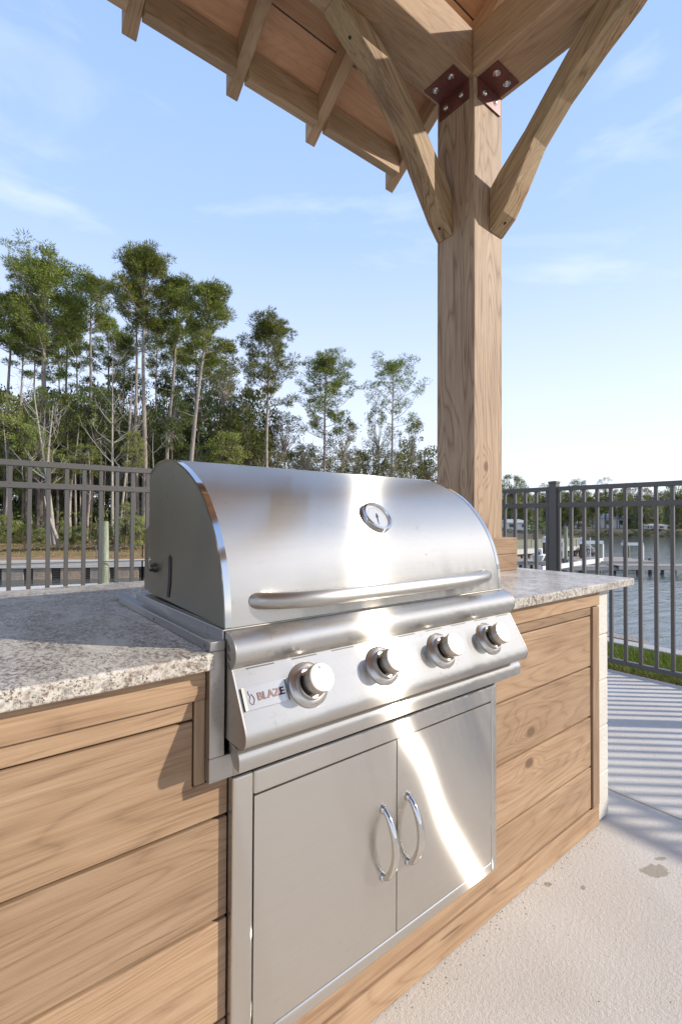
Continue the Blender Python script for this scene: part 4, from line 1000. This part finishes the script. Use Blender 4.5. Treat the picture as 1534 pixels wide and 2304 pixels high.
# ================================================================ WATERFRONT ON THE RIGHT
def boxat(name, mat, px0, px1, d, z0, z1, depth, parent, **k):
    a, b = at(px0, d), at(px1, d); v = b-a; nr = Vector((-v.y, v.x, 0)).normalized()
    if nr.dot(F2) < 0: nr = -nr
    m = MB(); vs = []
    for z in (z0, z1):
        for p in (a, b, b+nr*depth, a+nr*depth): vs.append((p.x, p.y, z))
    m.add(vs, [(0,3,2,1),(4,5,6,7),(0,1,5,4),(1,2,6,5),(2,3,7,6),(3,0,4,7)]); return m.build(name, mat, parent, **k)
# far shore
def far(px, d, z): return [(px, d, z)]
shore = [(1040, 84, -2.4), (1135, 96, -2.4), (1320, 112, -2.4), (1534, 122, -2.4), (1900, 150, -2.4)]
strip('far_shore', M['far'], [[(p, d-1.2, WATER_Z-0.3) for p, d, z in shore], shore, [(p, d+8, -1.2) for p, d, z in shore], [(p, d+60, -0.6) for p, d, z in shore]], 'dark far shore of the lagoon')
# peninsula with bulkhead
pen = [(1090, 44.5, -1.85), (1165, 47.6, -1.85), (1240, 51.5, -1.85), (1312, 55.5, -1.85)]
strip('peninsula', M['pen'], [pen, [(p, d+12, -1.75) for p, d, z in pen], [(p+(30 if i < 3 else 0), d+28, -1.9) for i, (p, d, z) in enumerate(pen)], [(p+(30 if i < 3 else 0), d+29.5, WATER_Z-0.2) for i, (p, d, z) in enumerate(pen)]], 'dry grassy point of land with a palm')
pb = empty('point_bulkhead', at(1165, 47.5, -1.85), 'pale capped timber bulkhead round the grassy point on the right', 'bulkhead')
for i in range(len(pen)-1):
    a, b = at(*pen[i]), at(*pen[i+1]); v = (b-a).normalized(); an = math.atan2(v.y, v.x); L = (b-a).length; c = (a+b)/2
    m = MB(); m.box(-L/2, L/2, -0.3, 0.25, -0.42, 0.03); m.build('cap', M['walk'], pb, Matrix.Translation((c.x, c.y, -1.85)) @ Matrix.Rotation(an, 4, 'Z'))
    m = MB(); m.box(-L/2, L/2, 0.0, 0.1, -1.6, -0.42); m.build('backing', M['mud'], pb, Matrix.Translation((c.x, c.y, -1.85)) @ Matrix.Rotation(an, 4, 'Z'))
    for j in range(int(L/1.3)):
        q = a+v*(j+0.5)*1.3; m = MB(); m.tube([(q.x, q.y, -3.3), (q.x, q.y, -2.27)], 0.15, 8); m.build('pile', M['bark_dark'], pb)
m = MB()
for px in range(1110, 1310, 24):
    pass
for i, px in enumerate((1152, 1181, 1196, 1210, 1296, 1308)):
    p = at(px, 52+i*0.5, -1.85); m = MB(); m.box(p.x-.06, p.x+.06, p.y-.06, p.y+.06, -1.85, -1.0)
    tag(m.build('lawn_post', M['bark_pale']), 'short wooden post on the grassy point', 'post', 'short posts on the grassy point')
# riprap
for i in range(16):
    p = at(1322+random.uniform(-10, 12), 53+random.uniform(-1, 1.5), -2.7+random.uniform(0, 0.9)); m = MB(); bm = bmesh.new(); bmesh.ops.create_icosphere(bm, subdivisions=1, radius=0.38)
    for v in bm.verts: v.co *= random.uniform(0.7, 1.15)
    me = bpy.data.meshes.new('rock'); bm.to_mesh(me); bm.free(); me.materials.append(M['rock']); o = bpy.data.objects.new('rock', me); COL.objects.link(o); o.location = p; o.scale = (1, 1, 0.7)
    tag(o, 'grey rock in the heap at the tip of the grassy point', 'rock', 'rocks at the tip of the point')
# palm
pc = at(1203, 72, -1.9); pt = empty('palm_tree', pc, 'small bushy palm on the grassy point behind the right fence', 'palm tree')
m = MB(); m.tube([(pc.x, pc.y, -2.0), (pc.x, pc.y, -1.2), (pc.x, pc.y, -0.3)], [0.32, 0.38, 0.30], 10); m.build('trunk', M['bark_pine'], pt)
for i in range(26):
    m = MB(); an = i*2.4; el = 1.2-1.7*(i/26); c = Vector((pc.x, pc.y, -0.1+0.3*(1-i/26))); L = random.uniform(1.7, 2.3)
    dr = Vector((math.cos(an)*math.cos(el), math.sin(an)*math.cos(el), math.sin(el))); sd_ = dr.cross(Vector((0,0,1))).normalized(); e = c+dr*L*0.5
    m.add([c-sd_*0.03, c+sd_*0.03, e], [(0,1,2)])
    for q in range(15):
        a = -1.3+2.6*q/14; d2 = (dr*math.cos(a)+sd_*math.sin(a)+Vector((0,0,-0.25*abs(a)))).normalized(); w = dr.cross(d2)*0.02+Vector((0,0,0.055)); tip = e+d2*L*0.55
        m.add([e-w, e+w, tip], [(0,1,2)])
    m.build('frond', M['palm'], pt, fixn=False)
# houses on the far shore
def house(px0, px1, d, top, wallm, roofm, label, h=None, porch=False, hip=0.6):
    gz = -1.2; zt_ = zat(top, d); w = (px1-px0)/FPX*d; c = at((px0+px1)/2, d, gz)
    t = empty('house', c, label, 'house', 'houses on the far shore'); an = math.atan2(R2.y, R2.x)
    wm = Matrix.Translation(c) @ Matrix.Rotation(an, 4, 'Z'); H = zt_-gz; eave = H*0.68
    m = MB(); m.box(-w/2, w/2, 0, 7, 0, eave); m.build('wall', wallm, t, wm)
    m = MB(); o = 0.4; ov = [(-w/2-o,-o,eave),(w/2+o,-o,eave),(w/2+o,7+o,eave),(-w/2-o,7+o,eave)]; r = [(-w/2+w*0.2, 3.5, H),(w/2-w*0.2, 3.5, H)]
    m.add(ov+r, [(3,2,1,0),(0,1,5,4),(2,3,4,5),(1,2,5),(3,0,4)]); m.build('roof', roofm, t, wm)
    n_ = max(2, int(w/2.4))
    for i in range(n_):
        x = -w/2+w*(i+0.5)/n_; m = MB(); m.box(x-0.45, x+0.45, -0.05, 0.02, eave*0.38, eave*0.80); f = m.build('window', M['window'], t, wm)
        m = MB(); m.box(x-0.55, x+0.55, -0.07, -0.051, eave*0.34, eave*0.38); m.build('sill', M['white'], f, wm)
    if porch:
        m = MB(); m.box(-w/2, w/2, -2.2, -0.4, eave*0.80, eave*0.86); m.build('porch_roof', M['white'], t, wm)
        for i in range(4):
            x = -w/2+0.2+(w-0.4)*i/3; m = MB(); m.box(x-.08, x+.08, -2.1, -1.95, 0, eave*0.80); m.build('porch_post', M['white'], t, wm)
house(1136, 1192, 108, 1152, M['white'], M['roof_grey'], 'low white house far away between the timber post and the palm')
house(1296, 1334, 128, 1156, M['white'], M['roof_grey'], 'low pale house far away right of the fence post', porch=True)
house(1352, 1411, 130, 1138, M['white'], M['roof_grey'], 'tall white house on the far shore left of the red house')
house(1412, 1452, 132, 1140, M['brick'], M['roof_grey'], 'red house with pale roof on the far shore')
house(1448, 1500, 126, 1160, M['white'], M['roof_grey'], 'low white porch on the far shore right of the red house', porch=True)
# far trees
far_spec = [(1150, 112, 1054, 1130, 30), (1172, 118, 1066, 1140, 24), (1228, 120, 1074, 1140, 24), (1196, 116, 1084, 1150, 26), (1262, 124, 1090, 1160, 24), (1300, 126, 1063, 1120, 21), (1285, 122, 1092, 1160, 24), (1362, 128, 1057, 1110, 20),
  (1330, 126, 1092, 1150, 26), (1420, 132, 1070, 1125, 24), (1392, 130, 1086, 1150, 24), (1460, 134, 1080, 1140, 22), (1520, 134, 1067, 1125, 28), (1490, 132, 1088, 1150, 26), (1556, 134, 1075, 1150, 30), (1440, 131, 1096, 1165, 22)]
for i, (px, d, tp_, bt, hf) in enumerate(far_spec):
    broad(px, d, tp_, bt, hf, (0, 3, 1, 5)[i % 4], 'distant broad topped tree against the sky on the far shore, '+ORD[sorted(q[0] for q in far_spec).index(px)]+' from the timber post', 'distant trees along the far shore', gz=-1.2)
for i in range(26):
    broad(1120+i*18+random.uniform(-6, 6), 142+random.uniform(0, 5), random.uniform(1090, 1106), 1192, 26, (1, 4, 3, 0)[i % 4], 'tree of the dense belt that closes the view behind the far houses', 'dense tree belt behind the far houses', gz=-1.2)
for i in range(24):
    px = 1130+i*18+random.uniform(-6, 6); tpx = random.uniform(1098, 1118)
    if 1345 < px < 1412 or 1140 < px < 1185: tpx = 1092; bt = 1140
    else: bt = random.uniform(1165, 1190)
    broad(px, 116+i*0.7, tpx, bt, 17, (1, 4, 3, 0)[i % 4], 'small dark tree in the belt behind the far shore, '+ORD[i]+' from the timber post', 'small trees in the far shore belt', gz=-1.2)
for i in range(18):
    px = 1140+i*23+random.uniform(-6, 6); broad(px, 103+i*1.1, random.uniform(1172, 1180), 1194, 15, (1, 4, 3)[i % 3], 'low dark bush at the waterline of the far shore, '+ORD[i]+' from the palm side', 'bushes along the far waterline', 'bush', 'bush', -2.2)
# docks
def dock(label, px0, px1, d, depth, ztop, plates=True, th=0.28, mat='dockwood', piles=5):
    t = empty('dock', at((px0+px1)/2, d, ztop), label, 'dock')
    boxat('deck', M[mat], px0, px1, d, ztop-0.06, ztop, depth, t); boxat('fascia', M['cap' if mat != 'white' else 'white'], px0, px1, d-0.03, ztop-th, ztop-0.065, 0.06, t)
    for i in range(piles):
        px = px0+(px1-px0)*(i+0.5)/piles
        for dd in (0.3, depth-0.2):
            p = at(px, d+dd); m = MB(); m.tube([(p.x, p.y, -3.4), (p.x, p.y, ztop-th*0.3)], 0.12, 8); m.build('piling', M['bark_dark'], t)
    return t
dock('long grey pier running out to the right edge over dark water', 1392, 1640, 35.5, 1.7, -2.22, piles=9, th=0.3)
dock('tan weathered dock platform behind the grey pier', 1300, 1478, 40, 5.0, -2.30, piles=5)
dock('pale narrow dock just behind the granite counter', 1250, 1400, 36, 1.5, -2.35, piles=4)
dock('pale dock left of the dark fence post', 1158, 1232, 39, 3.0, -2.25, piles=3)
sdk = empty('small_dock', (7.3, 2.9, -0.5), 'small weathered wooden landing beyond the seawall', 'dock')
for i in range(9):
    y0_ = 2.72+i*0.20; m = MB(); m.box(5.35, 7.75, y0_, y0_+0.185, -0.66, -0.62); m.build('plank', M['dockwood'], sdk, bevel=0.004)
m = MB(); m.box(7.45, 7.72, 2.70, 4.5, -0.619, -0.55); m.build('curb', M['dockwood'], sdk)
for x, y in ((5.5, 2.8), (7.6, 2.8), (7.6, 4.4)):
    m = MB(); m.tube([(x, y, -3.4), (x, y, -0.67)], 0.11, 10); m.build('piling', M['pile'], sdk)
def tag_pile(px, d, top, bot, r, label, mat='pile'):
    p = at(px, d); m = MB(); m.tube([(p.x, p.y, zat(bot, d)-0.9), (p.x, p.y, zat(top, d))], [r*1.1, r], 10)
    return tag(m.build('mooring_pile', M[mat], smooth=50), label, 'piling', 'mooring piles among the docks')
tag_pile(1272, 42, 1169, 1254, 0.14, 'tallest greenish pile right of the dark fence post')
tag_pile(1413, 46, 1209, 1245, 0.10, 'slim pile carrying the left end of the rightmost boat lift beam')
tag_pile(1348, 38, 1258, 1292, 0.13, 'short stout pile at the end of the white lift beam')
tag_pile(1327, 41, 1192, 1245, 0.035, 'thin white pole between the lift uprights', 'white')
def lift(px0, px1, d, y0, y1, bot, label, dark_first=True):
    t = empty('boat_lift', at((px0+px1)/2, d, WATER_Z), label, 'boat lift', 'boat lifts among the docks')
    boxat('beam', M['white'], px0, px1, d, zat(y1, d), zat(y0, d), 0.3, t)
    for px, r, mt in ((px0+4, 0.16, 'bark_dark'), (px1-9, 0.14, 'pile')):
        p = at(px, d+0.15); m = MB(); m.tube([(p.x, p.y, -3.3), (p.x, p.y, zat(y1, d)-0.005)], r, 8); m.build('piling', M[mt], t)
    p = at(px1-2, d+0.1); m = MB(); m.box(p.x-.07, p.x+.07, p.y-.07, p.y+.07, zat(bot, d), zat(y1, d)-0.005); m.build('upright', M['white'], t)
    p = at(px0+5, d+0.15); m = MB(); m.lathe([(0.16,0),(0.22,0.12),(0.14,0.28),(0,0.34)], (p.x, p.y, zat(y0, d)), (0,0,1), 10); m.build('motor', M['white'], t, smooth=50)
lift(1220, 1268, 44, 1198, 1204, 1250, 'boat lift half hidden by the dark fence post')
lift(1303, 1357, 43, 1200, 1207, 1240, 'boat lift with a white crossbeam in front of the rock heap')
lift(1400, 1447, 45, 1204, 1210, 1250, 'rightmost boat lift with a white crossbeam over open water')
t = empty('lift_cradle', at(1285, 36, -2.1), 'long white steel cradle beam slanting behind the granite counter', 'beam')
a, b = at(1218, 33.0, zat(1266, 33)), at(1354, 40.5, zat(1252, 40.5)); v = (b-a); an = math.atan2(v.y, v.x)
m = MB(); m.box(0, Vector((v.x, v.y, 0)).length, -0.08, 0.08, -0.20, 0.14); m.build('beam', M['white'], t, Matrix.Translation((a.x, a.y, -2.2)) @ Matrix.Rotation(an, 4, 'Z'))
for px, d in ((1305, 37.5), (1236, 34.2)):
    p = at(px, d); m = MB(); m.box(p.x-.14, p.x+.14, p.y-.14, p.y+.14, -3.3, -2.05); m.build('upright', M['white'], t)
# small boat moored behind the counter
t = empty('jet_ski', at(1212, 40, WATER_Z), 'small pale moored watercraft left of the dark fence post', 'jet ski')
c = at(1212, 38, -1.95); wm = Matrix.Translation(c) @ Matrix.Rotation(0.4, 4, 'Z')
m = MB(); hull = [(-1.1,-.45),(0.7,-.45),(1.3,0),(0.7,.45),(-1.1,.45)]; n = len(hull)
m.add([(x, y, 0.35) for x, y in hull]+[(x*0.85, y*0.6, -0.1) for x, y in hull], [tuple(range(n)), tuple(range(2*n-1, n-1, -1))]+[(i, i+n, (i+1) % n+n, (i+1) % n) for i in range(n)]); m.build('hull', M['white'], t, wm, bevel=0.03)
m = MB(); m.box(-0.9, 0.1, -.17, .17, 0.36, 0.62); m.build('seat', M['fence'], t, wm, bevel=0.05)
m = MB(); m.box(0.15, 0.65, -.2, .2, 0.36, 0.80); m.build('console', M['white'], t, wm, bevel=0.08)

# grit and leaf scraps gathered at the foot of the island and scattered over the slab
m = MB()
for i in range(210):
    if i < 130: x = random.uniform(0.5, 1.93); y = YW-0.006-abs(random.gauss(0, 0.022))
    else: x = random.uniform(0.7, 2.9); y = random.uniform(-0.4, 0.80)
    q = random.uniform(0.0006, 0.0018); a = random.uniform(0, PI)
    c = Vector((x, y, 0.0006)); u = Vector((math.cos(a), math.sin(a), 0))*q; w = Vector((-math.sin(a), math.cos(a), 0))*q*0.6
    m.add([c-u-w, c+u-w, c+u+w, c-u+w, c+Vector((0,0,q*0.9))], [(0,1,4),(1,2,4),(2,3,4),(3,0,4),(3,2,1,0)])
tag(m.build('grit', M['bark_dark'], fixn=False), 'fine dark grit scattered on the patio along the foot of the island', 'grit', kind='stuff')
